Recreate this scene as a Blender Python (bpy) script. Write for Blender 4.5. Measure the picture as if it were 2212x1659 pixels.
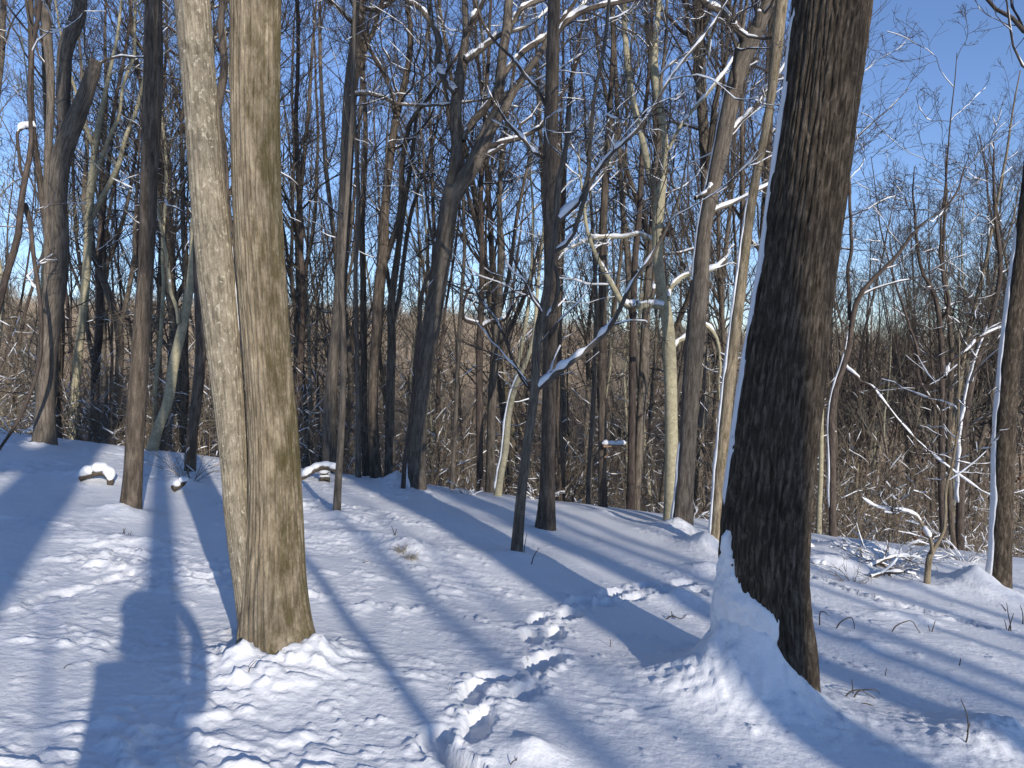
import bpy, bmesh, math, random
import numpy as np
from mathutils import Vector

R = math.radians
for o in list(bpy.data.objects):
    bpy.data.objects.remove(o)
scene = bpy.context.scene
COL = scene.collection

# ------------------------------------------------------------------ camera
FPX, CX, CY = 1534.0, 1106.0, 829.5          # focal length and centre for a 2212 px wide picture
PITCH = R(2.03)
EYE = 1.6
cam_d = bpy.data.cameras.new('camera')
cam_d.sensor_width = 36.0
cam_d.lens = 36.0 * FPX / 2212.0
cam_d.clip_start = 0.02
cam_d.clip_end = 5000
cam = bpy.data.objects.new('camera', cam_d)
COL.objects.link(cam)
cam.location = (0, 0, EYE)
cam.rotation_euler = (R(90) - PITCH, 0, 0)
scene.camera = cam

# ------------------------------------------------------------------ sky, sun, exposure
SUN_EL = R(17.3)
SUN_AZ = R(26.5)                              # light travels forward and this far to the left
world = bpy.data.worlds.new('World')
scene.world = world
world.use_nodes = True
wn = world.node_tree.nodes
wl = world.node_tree.links
wn.clear()
sky = wn.new('ShaderNodeTexSky')
sky.sky_type = 'NISHITA'
sky.sun_disc = False
sky.sun_elevation = SUN_EL
sky.sun_rotation = R(180) - SUN_AZ
sky.altitude = 100
sky.air_density = 1.0
sky.dust_density = 0.0
sky.ozone_density = 3.0
bg = wn.new('ShaderNodeBackground')
bg.inputs['Strength'].default_value = 0.115
wo = wn.new('ShaderNodeOutputWorld')
tint = wn.new('ShaderNodeMix'); tint.data_type = 'RGBA'; tint.blend_type = 'MULTIPLY'; tint.inputs[0].default_value = 1.0
tint.inputs[7].default_value = (.96, .96, 1.14, 1)      # cool white balance of the picture
wl.new(sky.outputs['Color'], tint.inputs[6])
wl.new(tint.outputs[2], bg.inputs['Color'])
wl.new(bg.outputs['Background'], wo.inputs['Surface'])

sun_d = bpy.data.lights.new('sun', 'SUN')
sun_d.energy = 3.4
sun_d.angle = R(0.55)
sun_d.color = (1.0, 0.93, 0.84)
sun = bpy.data.objects.new('sun', sun_d)
COL.objects.link(sun)
ldir = Vector((-math.sin(SUN_AZ) * math.cos(SUN_EL), math.cos(SUN_AZ) * math.cos(SUN_EL), -math.sin(SUN_EL)))
sun.rotation_euler = ldir.to_track_quat('-Z', 'Y').to_euler()
sun.location = (20, -40, 30)

scene.view_settings.view_transform = 'Standard'
scene.view_settings.look = 'None'
scene.view_settings.exposure = 0.5
scene.view_settings.gamma = 1.0
scene.view_settings.use_curve_mapping = False

# ------------------------------------------------------------------ small maths
_perm = np.random.RandomState(7).permutation(4096)
def _h(ix, iy, seed):
    return _perm[(_perm[(ix + seed * 131) & 4095] + iy) & 4095] / 4095.0
def vnoise(x, y, seed=0):
    """smooth value noise, 0..1"""
    ix = np.floor(x).astype(np.int64); iy = np.floor(y).astype(np.int64)
    fx = x - ix; fy = y - iy
    fx = fx * fx * fx * (fx * (fx * 6 - 15) + 10); fy = fy * fy * fy * (fy * (fy * 6 - 15) + 10)
    a = _h(ix, iy, seed); b = _h(ix + 1, iy, seed); c = _h(ix, iy + 1, seed); d = _h(ix + 1, iy + 1, seed)
    return (a * (1 - fx) + b * fx) * (1 - fy) + (c * (1 - fx) + d * fx) * fy
def fbm(x, y, seed=0, octv=3):
    s = 0; a = .5; t = 0
    for i in range(octv):
        s = s + a * vnoise(x * 2 ** i + 17.3 * i, y * 2 ** i - 9.1 * i, seed + i); t += a; a *= .5
    return s / t
def sstep(a, b, x):
    t = np.clip((x - a) / (b - a), 0, 1)
    return t * t * (3 - 2 * t)

# large shape of the land: gentle slope, a crest, a valley, the far hill
_ys = [-400, -60, 11, 14, 60, 95, 140, 300, 360, 1400]
_sl = [0, -.06, -.06, -.26, -.30, 0, .11, .12, 0, -.02]
_Y = np.linspace(-400, 1400, 7201)
_S = np.interp(_Y, _ys, _sl)
_Z = np.concatenate([[0], np.cumsum((_S[1:] + _S[:-1]) / 2 * (_Y[1] - _Y[0]))])
_Z -= np.interp(0, _Y, _Z)
def land(x, y):
    x = np.asarray(x, float); y = np.asarray(y, float)
    z = np.interp(y + .06 * np.clip(x, -20, 20), _Y, _Z) - .12 * 22 * np.tanh(x / 22)
    far = sstep(90, 260, y)
    return z + far * (-.03 * x + 6 * (fbm(x / 90, y / 90, 5) - .5))

def ray(px, py):
    a = (px - CX) / FPX; b = (CY - py) / FPX
    return np.array([a, math.cos(PITCH) + b * math.sin(PITCH), -math.sin(PITCH) + b * math.cos(PITCH)])
def at(px, py, y):
    d = ray(px, py)
    return d * (y / d[1]) + np.array([0, 0, EYE])
_tt = np.linspace(.5, 40, 12000)
def hit(px, py):
    d = ray(px, py); p = d[None] * _tt[:, None]
    h = EYE + p[:, 2] - land(p[:, 0], p[:, 1])
    i = int(np.argmax(h < 0))
    if h[i] >= 0: i = len(_tt) - 1
    return p[i, 0], p[i, 1]

# ------------------------------------------------------------------ materials
def mat(name):
    m = bpy.data.materials.new(name); m.use_nodes = True
    nt = m.node_tree; b = nt.nodes['Principled BSDF']
    return m, nt, b
def nd(nt, t, **kw):
    n = nt.nodes.new(t)
    for k, v in kw.items():
        if k in n.inputs: n.inputs[k].default_value = v
        else: setattr(n, k, v)
    return n
def ramp(nt, stops, src, interp='LINEAR'):
    r = nt.nodes.new('ShaderNodeValToRGB'); r.color_ramp.interpolation = interp
    e = r.color_ramp.elements
    while len(e) < len(stops): e.new(.5)
    for i, (p, c) in enumerate(stops):
        e[i].position = p; e[i].color = (c, c, c, 1) if isinstance(c, (int, float)) else (*c, 1)
    nt.links.new(src, r.inputs['Fac'])
    return r

def snow_material():
    m, nt, b = mat('snow')
    tc = nd(nt, 'ShaderNodeTexCoord')
    n1 = nd(nt, 'ShaderNodeTexNoise', Scale=26.0, Detail=6.0, Roughness=.6)
    n2 = nd(nt, 'ShaderNodeTexNoise', Scale=240.0, Detail=3.0, Roughness=.6)
    n3 = nd(nt, 'ShaderNodeTexNoise', Scale=1.1, Detail=3.0)
    for n in (n1, n2, n3): nt.links.new(tc.outputs['Object'], n.inputs['Vector'])
    c = ramp(nt, [(.3, (.76, .765, .77)), (.7, (.81, .81, .81))], n3.outputs['Fac'])
    nt.links.new(c.outputs['Color'], b.inputs['Base Color'])
    b.inputs['Roughness'].default_value = .55
    b.inputs['Specular IOR Level'].default_value = .25
    b1 = nd(nt, 'ShaderNodeBump', Strength=.75, Distance=.012)
    b2 = nd(nt, 'ShaderNodeBump', Strength=.4, Distance=.002)
    nt.links.new(n1.outputs['Fac'], b1.inputs['Height'])
    nt.links.new(n2.outputs['Fac'], b2.inputs['Height'])
    nt.links.new(b1.outputs['Normal'], b2.inputs['Normal'])
    nt.links.new(b2.outputs['Normal'], b.inputs['Normal'])
    return m
def bark_material(name, dark, mid, light, fine=1.0, stretch=.12, bump=.02, moss=None, lichen=None, attr=True, contrast=1.0):
    m, nt, b = mat(name)
    if attr:
        src = nd(nt, 'ShaderNodeAttribute', attribute_name='bark').outputs['Vector']
    else:
        src = nd(nt, 'ShaderNodeTexCoord').outputs['Object']
    mp = nd(nt, 'ShaderNodeMapping'); mp.inputs['Scale'].default_value = (1, 1, stretch)
    nt.links.new(src, mp.inputs['Vector'])
    n1 = nd(nt, 'ShaderNodeTexNoise', Scale=38.0 * fine, Detail=6.0, Roughness=.62, Distortion=.6)
    n2 = nd(nt, 'ShaderNodeTexNoise', Scale=2.3, Detail=4.0, Roughness=.6)
    n3 = nd(nt, 'ShaderNodeTexNoise', Scale=130.0 * fine, Detail=3.0, Roughness=.7)
    nt.links.new(mp.outputs['Vector'], n1.inputs['Vector'])
    nt.links.new(src, n2.inputs['Vector'])
    mp2 = nd(nt, 'ShaderNodeMapping'); mp2.inputs['Scale'].default_value = (1, 1, min(1, stretch * 3))
    nt.links.new(src, mp2.inputs['Vector']); nt.links.new(mp2.outputs['Vector'], n3.inputs['Vector'])
    w = .22 / contrast
    c = ramp(nt, [(.5 - w, dark), (.5, mid), (.5 + w, light)], n1.outputs['Fac'])
    col = c.outputs['Color']
    mx = nd(nt, 'ShaderNodeMix', data_type='RGBA', blend_type='MULTIPLY'); mx.inputs[0].default_value = .75
    c2 = ramp(nt, [(.3, (.62, .62, .64)), (.7, (1.18, 1.14, 1.08))], n2.outputs['Fac'])
    nt.links.new(col, mx.inputs[6]); nt.links.new(c2.outputs['Color'], mx.inputs[7]); col = mx.outputs[2]
    mx = nd(nt, 'ShaderNodeMix', data_type='RGBA', blend_type='MULTIPLY'); mx.inputs[0].default_value = .6
    c3 = ramp(nt, [(.3, .6), (.7, 1.25)], n3.outputs['Fac'])
    nt.links.new(col, mx.inputs[6]); nt.links.new(c3.outputs['Color'], mx.inputs[7]); col = mx.outputs[2]
    if lichen:
        nl = nd(nt, 'ShaderNodeTexNoise', Scale=48.0, Detail=3.0, Roughness=.55, Distortion=.8)
        mpl = nd(nt, 'ShaderNodeMapping'); mpl.inputs['Scale'].default_value = (1, 1, .6); mpl.inputs['Location'].default_value = (3, 1, 7)
        nt.links.new(src, mpl.inputs['Vector']); nt.links.new(mpl.outputs['Vector'], nl.inputs['Vector'])
        f = ramp(nt, [(.60, 0.0), (.67, .75)], nl.outputs['Fac'])
        mx = nd(nt, 'ShaderNodeMix', data_type='RGBA'); nt.links.new(f.outputs['Color'], mx.inputs[0])
        nt.links.new(col, mx.inputs[6]); mx.inputs[7].default_value = (*lichen, 1); col = mx.outputs[2]
    if moss:
        mcol, bias = moss
        nm = nd(nt, 'ShaderNodeTexNoise', Scale=11.0, Detail=8.0, Roughness=.78)
        mpm = nd(nt, 'ShaderNodeMapping'); mpm.inputs['Scale'].default_value = (1, 1, .35)
        nt.links.new(src, mpm.inputs['Vector']); nt.links.new(mpm.outputs['Vector'], nm.inputs['Vector'])
        sep = nd(nt, 'ShaderNodeSeparateXYZ'); nt.links.new(src, sep.inputs[0])
        ad = nd(nt, 'ShaderNodeMath', operation='MULTIPLY_ADD'); ad.inputs[1].default_value = bias; 
        nt.links.new(sep.outputs['X'], ad.inputs[0]); nt.links.new(nm.outputs['Fac'], ad.inputs[2])
        f = ramp(nt, [(.50, 0.0), (.66, .8)], ad.outputs[0])
        mx = nd(nt, 'ShaderNodeMix', data_type='RGBA'); nt.links.new(f.outputs['Color'], mx.inputs[0])
        nt.links.new(col, mx.inputs[6]); mx.inputs[7].default_value = (*mcol, 1); col = mx.outputs[2]
    nt.links.new(col, b.inputs['Base Color'])
    b.inputs['Roughness'].default_value = .9
    b.inputs['Specular IOR Level'].default_value = .15
    bp = nd(nt, 'ShaderNodeBump', Strength=.9, Distance=bump)
    nt.links.new(n1.outputs['Fac'], bp.inputs['Height'])
    bq = nd(nt, 'ShaderNodeBump', Strength=.5, Distance=bump * .3)
    nt.links.new(n3.outputs['Fac'], bq.inputs['Height']); nt.links.new(bp.outputs['Normal'], bq.inputs['Normal'])
    nt.links.new(bq.outputs['Normal'], b.inputs['Normal'])
    return m
def plain(name, col, rough=.9, var=.3, scale=8.0):
    m, nt, b = mat(name)
    tc = nd(nt, 'ShaderNodeTexCoord'); n = nd(nt, 'ShaderNodeTexNoise', Scale=scale, Detail=4.0)
    nt.links.new(tc.outputs['Object'], n.inputs['Vector'])
    c = ramp(nt, [(.3, tuple(v * (1 - var) for v in col)), (.7, tuple(v * (1 + var) for v in col))], n.outputs['Fac'])
    nt.links.new(c.outputs['Color'], b.inputs['Base Color'])
    b.inputs['Roughness'].default_value = rough; b.inputs['Specular IOR Level'].default_value = .2
    return m

M_SNOW = snow_material()
BARK = {
    'tan':   bark_material('bark_tan', (.08, .064, .042), (.232, .19, .13), (.385, .328, .235), 1.0, .13, .012, moss=((0.059, 0.048, 0.018), .9)),
    'pale':  bark_material('bark_pale', (.10, .086, .062), (.25, .216, .158), (.38, .338, .258), 1.2, .3, .006, lichen=(.44, .40, .31)),
    'oak':   bark_material('bark_oak', (.018, .014, .010), (.062, .049, .036), (.175, .144, .11), 1.2, .2, .014),
    'grey':  bark_material('bark_grey', (.045, .037, .029), (.135, .114, .091), (.24, .208, .168), 1.0, .12, .015),
    'brown': bark_material('bark_brown', (.038, .03, .023), (.108, .087, .067), (.205, .168, .131), .9, .14, .02),
    'beech': bark_material('bark_beech', (0.243, 0.218, 0.147), (0.346, 0.314, 0.211), (0.422, 0.384, 0.269), .5, .8, .003, lichen=(0.461, 0.448, 0.358)),
    'dark':  bark_material('bark_dark', (0.038, 0.032, 0.028), (0.090, 0.070, 0.058), (0.166, 0.134, 0.109), 1.0, .15, .012),
}
M_TWIG = plain('twig_bark', (.075, .061, .049), .85, .3, 3.0)
M_TWIG_PALE = plain('twig_bark_pale', (.19, .17, .125), .85, .25, 3.0)
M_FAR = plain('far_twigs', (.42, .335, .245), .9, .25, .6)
M_BRUSH = plain('brush_twigs', (.20, .16, .115), .9, .3, 2.0)
M_LEAF = plain('dead_leaf', (.16, .075, .035), .8, .35, 30.0)
M_GRASS = plain('dry_grass', (.36, .31, .22), .9, .3, 20.0)
M_WOOD = plain('cut_wood', (.27, .17, .10), .85, .3, 12.0)

# ------------------------------------------------------------------ mesh tools
def mesh_np(name, V, Q, T=None, smooth=True, attr=None):
    me = bpy.data.meshes.new(name)
    nq = 0 if Q is None else len(Q); ntri = 0 if T is None else len(T)
    me.vertices.add(len(V)); me.vertices.foreach_set('co', np.asarray(V, np.float32).ravel())
    loops = []
    if nq: loops.append(np.asarray(Q, np.int32).ravel())
    if ntri: loops.append(np.asarray(T, np.int32).ravel())
    loops = np.concatenate(loops)
    me.loops.add(len(loops)); me.loops.foreach_set('vertex_index', loops)
    me.polygons.add(nq + ntri)
    starts = np.concatenate([np.arange(nq) * 4, nq * 4 + np.arange(ntri) * 3]).astype(np.int32)
    me.polygons.foreach_set('loop_start', starts)
    if smooth: me.polygons.foreach_set('use_smooth', np.ones(nq + ntri, bool))
    if attr is not None:
        a = me.attributes.new('bark', 'FLOAT_VECTOR', 'POINT'); a.data.foreach_set('vector', np.asarray(attr, np.float32).ravel())
    me.update(calc_edges=True)
    return me

class Geo:
    """collects tubes and sheets into one mesh"""
    def __init__(s): s.V = []; s.Q = []; s.T = []; s.A = []; s.n = 0
    def add(s, V, Q=None, T=None, A=None):
        V = np.asarray(V, float)
        s.V.append(V)
        if Q is not None and len(Q): s.Q.append(np.asarray(Q) + s.n)
        if T is not None and len(T): s.T.append(np.asarray(T) + s.n)
        s.A.append(np.zeros_like(V) if A is None else A)
        s.n += len(V)
    def tubes(s, P, r, sides, ref=None, cap=False, disp=None):
        """P (B,K,3) centre lines, r (B,K) radii"""
        P = np.asarray(P, float); r = np.asarray(r, float)
        if P.ndim == 2: P = P[None]; r = r[None]
        if cap:
            P = np.concatenate([P, P[:, -1:]], 1); r = np.concatenate([r, r[:, -1:] * 0 + 1e-4], 1)
        B, K, _ = P.shape
        if B == 0: return
        Tn = np.gradient(P, axis=1)
        if cap: Tn[:, -1] = Tn[:, -3]; Tn[:, -2] = Tn[:, -3]
        Tn /= np.linalg.norm(Tn, axis=2, keepdims=True) + 1e-9
        if ref is None:
            mean = Tn.mean(1); up = np.where(np.abs(mean[:, 2:3]) > .75, np.array([[1., 0, 0]]), np.array([[0, 0, 1.]]))
            ref = np.repeat(up[:, None], K, 1)
        else:
            ref = np.broadcast_to(np.asarray(ref, float), P.shape)
        U = np.cross(ref, Tn); U /= np.linalg.norm(U, axis=2, keepdims=True) + 1e-9
        W = np.cross(Tn, U)
        th = np.arange(sides) / sides * 2 * np.pi
        rr = np.repeat(r[:, :, None], sides, 2)
        if disp is not None: rr = rr + disp
        V = P[:, :, None] + rr[..., None] * (U[:, :, None] * np.cos(th)[None, None, :, None] + W[:, :, None] * np.sin(th)[None, None, :, None])
        b = np.arange(B)[:, None, None] * K * sides; k = np.arange(K - 1)[None, :, None] * sides; j = np.arange(sides)[None, None, :]; j2 = (j + 1) % sides
        Q = np.stack([b + k + j, b + k + j2, b + k + sides + j2, b + k + sides + j], -1).reshape(-1, 4)
        seg = np.linalg.norm(np.diff(P, axis=1), axis=2); L = np.concatenate([np.zeros((B, 1)), np.cumsum(seg, 1)], 1)
        rm = r.mean(1)[:, None, None]
        A = np.stack([np.broadcast_to(np.cos(th), (B, K, sides)) * rm, np.broadcast_to(np.sin(th), (B, K, sides)) * rm, np.broadcast_to(L[:, :, None], (B, K, sides))], -1)
        s.add(V.reshape(-1, 3), Q, None, A.reshape(-1, 3))
    def mesh(s, name, off=None, smooth=True, attr=False):
        V = np.concatenate(s.V)
        if off is not None: V = V - np.asarray(off)[None]
        return mesh_np(name, V, np.concatenate(s.Q) if s.Q else None, np.concatenate(s.T) if s.T else None, smooth, np.concatenate(s.A) if attr else None)

def link(name, me, m, parent=None, loc=None):
    o = bpy.data.objects.new(name, me); COL.objects.link(o)
    if m is not None and not me.materials: me.materials.append(m)
    if parent is not None: o.parent = parent
    if loc is not None: o.location = loc
    return o
def tag(o, label=None, cat=None, group=None, kind=None):
    if label: o['label'] = label
    if cat: o['category'] = cat
    if group: o['group'] = group
    if kind: o['kind'] = kind
    return o
def thing(name, loc, label, cat, group=None):
    o = bpy.data.objects.new(name, None); COL.objects.link(o); o.location = loc; o.empty_display_size = .2
    return tag(o, label, cat, group)

def catmull(P, n):
    """smooth resample of control points (M, D) to n samples, even in index-length"""
    P = np.asarray(P, float); M = len(P)
    if M == 2: return P[0] + (P[1] - P[0]) * np.linspace(0, 1, n)[:, None]
    seg = np.linalg.norm(np.diff(P[:, :3], axis=0), axis=1); c = np.concatenate([[0], np.cumsum(seg)])
    t = np.linspace(0, c[-1], n); i = np.clip(np.searchsorted(c, t, 'right') - 1, 0, M - 2)
    f = ((t - c[i]) / seg[i])[:, None]
    p0 = P[np.clip(i - 1, 0, M - 1)]; p1 = P[i]; p2 = P[i + 1]; p3 = P[np.clip(i + 2, 0, M - 1)]
    s0 = seg[np.clip(i - 1, 0, M - 2)][:, None]; s1 = seg[i][:, None]; s2 = seg[np.clip(i + 1, 0, M - 2)][:, None]
    m1 = ((p2 - p1) / s1 * s0 + (p1 - p0) / np.maximum(s0, 1e-6) * s1) / (s0 + s1) * s1
    m2 = ((p3 - p2) / np.maximum(s2, 1e-6) * s1 + (p2 - p1) / s1 * s2) / (s1 + s2) * s1
    m1 = np.where((i == 0)[:, None], p2 - p1, m1); m2 = np.where((i == M - 2)[:, None], p2 - p1, m2)
    f2 = f * f; f3 = f2 * f
    return (2 * f3 - 3 * f2 + 1) * p1 + (f3 - 2 * f2 + f) * m1 + (-2 * f3 + 3 * f2) * p2 + (f3 - f2) * m2

# ------------------------------------------------------------------ growing branches
def grow(rng, PP, rr, n, tmin, tmax, ang, lenf, K, wig, up, rf, rmin, by_len=None):
    """children of every parent line. PP (B,K0,3) rr (B,K0)"""
    B, K0, _ = PP.shape
    if by_len is None: idx = np.repeat(np.arange(B), n)
    else: idx = np.repeat(np.arange(B), by_len)
    N = len(idx)
    if N == 0: return np.zeros((0, K, 3)), np.zeros((0, K))
    t = rng.uniform(tmin, tmax, N) * (K0 - 1.001); i = t.astype(int); f = (t - i)[:, None]
    p = PP[idx, i] * (1 - f) + PP[idx, i + 1] * f
    rp = rr[idx, i] * (1 - f[:, 0]) + rr[idx, i + 1] * f[:, 0]
    tan = PP[idx, i + 1] - PP[idx, i]; tan /= np.linalg.norm(tan, axis=1, keepdims=True) + 1e-9
    plen = np.linalg.norm(np.diff(PP, axis=1), axis=2).sum(1)[idx]
    perp = rng.normal(size=(N, 3)); perp -= (perp * tan).sum(1, keepdims=True) * tan; perp /= np.linalg.norm(perp, axis=1, keepdims=True) + 1e-9
    a = rng.uniform(ang[0], ang[1], N)[:, None]
    d = tan * np.cos(a) + perp * np.sin(a)
    u = t / (K0 - 1)
    L = plen * rng.uniform(lenf[0], lenf[1], N) * (1.15 - .6 * u)
    r0 = np.maximum(np.minimum(rp * rng.uniform(rf[0], rf[1], N), rp * .9), rmin)
    out = np.zeros((N, K, 3)); out[:, 0] = p
    for k in range(1, K):
        d = d + wig * rng.normal(size=(N, 3)) + np.array([0, 0, up])
        d /= np.linalg.norm(d, axis=1, keepdims=True)
        out[:, k] = out[:, k - 1] + d * (L / (K - 1))[:, None]
    s = np.linspace(0, 1, K)[None]
    return out, np.maximum(r0[:, None] * (1 - .72 * s), rmin * .8)

def snow_tubes(G, rng, P, r, cover, thick, sides=5, sub=3, steep=.86, seed=0):
    """snow lying in patches along the upper side of branches"""
    B, K, _ = P.shape
    if B == 0: return
    t = np.linspace(0, K - 1, (K - 1) * sub + 1); i = np.minimum(t.astype(int), K - 2); f = t - i
    Q = P[:, i] * (1 - f)[None, :, None] + P[:, i + 1] * f[None, :, None]
    q = r[:, i] * (1 - f)[None] + r[:, i + 1] * f[None]
    tan = np.gradient(Q, axis=1); tan /= np.linalg.norm(tan, axis=2, keepdims=True) + 1e-9
    flat = np.clip((steep - np.abs(tan[..., 2])) / .25, 0, 1)
    L = np.concatenate([np.zeros((B, 1)), np.cumsum(np.linalg.norm(np.diff(Q, axis=1), axis=2), 1)], 1)
    off = rng.uniform(0, 200, (B, 1))
    m = .6 * vnoise(L * 3.2 + off, off * 3.7 + 0 * L, 3 + seed) + .4 * vnoise(L * 9 + off, off * 1.7 + 0 * L, 4 + seed)
    mask = sstep(1 - cover - .12, 1 - cover + .12, m) * flat
    lump = .35 + 1.25 * vnoise(L * 9 + off, off + 0 * L, 9 + seed)
    rad = (np.minimum(q * .62, .030) + thick * .62) * lump * np.sqrt(mask)
    keep = rad.max(1) > .004
    rad = np.where(rad < .002, .0006, rad)
    Q = Q + np.array([0, 0, 1.]) * (q * .75 + rad * .35)[..., None] * (mask[..., None] > .02)
    G.tubes(Q[keep], rad[keep], sides)

def trunk_snow(G, P, r, phi0, s0, s1, half, thick, cols=12, rows=None, seed=0, rag=.5, gran=0):
    """snow plastered on one side of a stem between arc lengths s0..s1; half(s) = angular half width"""
    seg = np.linalg.norm(np.diff(P, axis=0), axis=1); L = np.concatenate([[0], np.cumsum(seg)])
    rows = rows or int(max(12, (s1 - s0) / .03))
    s = np.linspace(s0, s1, rows)
    C = np.stack([np.interp(s, L, P[:, k]) for k in range(3)], 1); rad = np.interp(s, L, r)
    u = (s - s0) / (s1 - s0)
    hl = np.array([half(v) for v in u]) * (1 - rag + rag * 2 * vnoise(s * 4, s * 0 + seed, 21))
    hr = np.array([half(v) for v in u]) * (1 - rag + rag * 2 * vnoise(s * 5, s * 0 + seed + 40.5, 22))
    a = np.linspace(-1, 1, cols)[None]
    ang = phi0 + np.where(a < 0, a * hl[:, None], a * hr[:, None])
    prof = np.sqrt(np.clip(1 - a ** 2, 0, 1))
    lump = .55 + .9 * fbm(ang * 3 + seed * 3, s[:, None] * 7 + 0 * ang, 30)
    if gran:
        hi = fbm(ang * 7 + seed, s[:, None] * 22 + 0 * ang, 33, 3); lo = fbm(ang * 2.2 + seed, s[:, None] * 6 + 0 * ang, 37, 2)
        lump = np.clip(.35 + 1.3 * lo + 1.1 * (hi - .5), 0, 2) - gran * (.35 + .9 * u[:, None]) * (1.15 - prof)
        prof = prof ** .6
    th = (gran > 0) * .012 * (1 - np.abs(a) ** 4) + thick * prof * lump * np.clip(np.minimum(u / .03, (1 - u) / .05), 0, 1)[:, None] - .006 * (np.abs(a) > .98) - .004
    rr = rad[:, None] + th
    V = C[:, None] + np.stack([np.cos(ang) * rr, np.sin(ang) * rr, 0 * rr], -1)
    k = np.arange(rows - 1)[:, None] * cols; j = np.arange(cols - 1)[None]
    Q = np.stack([k + j, k + j + 1, k + cols + j + 1, k + cols + j], -1).reshape(-1, 4)
    G.add(V.reshape(-1, 3), Q)

# ------------------------------------------------------------------ the snow ground
MOUNDS = []      # x, y, height, radius x, radius y
def mound_px(px, py, h, rx, ry, dx=0, dy=0):
    x, y = hit(px, py); MOUNDS.append((x + dx, y + dy, h, rx, ry))
# drifts against the trunks
MOUNDS += [(1.40, 4.36, .47, .19, .28), (1.55, 4.12, .20, .20, .18), (1.20, 4.22, .13, .40, .30),
           (-1.42, 3.70, .10, .11, .13), (-1.08, 3.88, .09, .15, .18), (-1.25, 3.62, .045, .45, .3),
           (5.62, 8.52, .22, .24, .35), (5.45, 8.45, .07, .5, .4), (2.42, 10.35, .20, .3, .4), (2.5, 9.1, .22, .22, .35),
           (-3.95, 7.0, .07, .28, .2), (-1.95, 12.0, .22, .22, .3), (4.75, 8.2, .05, .25, .2)]
mound_px(880, 1195, .13, .30, .24)       # hummock over the grass tufts
mound_px(800, 1170, .10, .55, .25)
mound_px(206, 1034, .13, .36, .22)
mound_px(395, 1050, .12, .20, .20)
mound_px(1790, 1225, .14, .5, .3)
mound_px(1900, 1200, .12, .6, .3)
mound_px(1840, 1190, .13, .5, .3)
mound_px(1530, 1240, .12, .22, .2)
mound_px(1465, 1290, .08, .2, .15)
mound_px(2150, 1600, .10, .25, .2)
mound_px(1870, 1395, .05, .14, .1); mound_px(1990, 1345, .05, .16, .1); mound_px(1930, 1335, .05, .14, .1)
mound_px(2120, 1625, .07, .35, .25)
mound_px(225, 1170, .05, .3, .15); mound_px(320, 1180, .06, .2, .12)
mound_px(1150, 1630, .07, .12, .10)
for _p in [(280, 1112), (94, 967), (728, 1117), (1115, 1204), (1177, 1147), (897, 1048), (1303, 1107), (412, 997)]: mound_px(*_p, .05, .22, .2)
STEPS = []       # x, y, depth, length, width, heading
def steps_px(pts, depth, ln, wd, seed):
    rs = np.random.RandomState(seed)
    W = [hit(*p) for p in pts]
    for k, (x, y) in enumerate(W):
        x2, y2 = W[min(k + 1, len(W) - 1)]; x1, y1 = W[max(k - 1, 0)]
        STEPS.append((x + rs.uniform(-.03, .03), y, depth * rs.uniform(.75, 1.2), ln * rs.uniform(.8, 1.25), wd * rs.uniform(.85, 1.2), math.atan2(y2 - y1, x2 - x1) + rs.uniform(-.25, .25)))
steps_px([(985, 1650), (930, 1600), (1045, 1575), (1020, 1505), (1090, 1468), (1130, 1500), (1155, 1435), (1205, 1425), (1150, 1372), (1195, 1362), (1165, 1335), (1235, 1322), (1250, 1296), (1300, 1300), (1322, 1278), (1370, 1290), (1400, 1268), (1440, 1282), (1475, 1262), (1505, 1278)], .09, .30, .14, 3)
steps_px([(1748, 1248), (1790, 1262), (1830, 1276), (1870, 1290), (1905, 1300), (1950, 1312), (1995, 1322), (2040, 1334), (2090, 1345)], .09, .34, .13, 5)
steps_px([(250, 1250), (180, 1275), (110, 1285), (40, 1320)], .025, .3, .15, 8)

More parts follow.
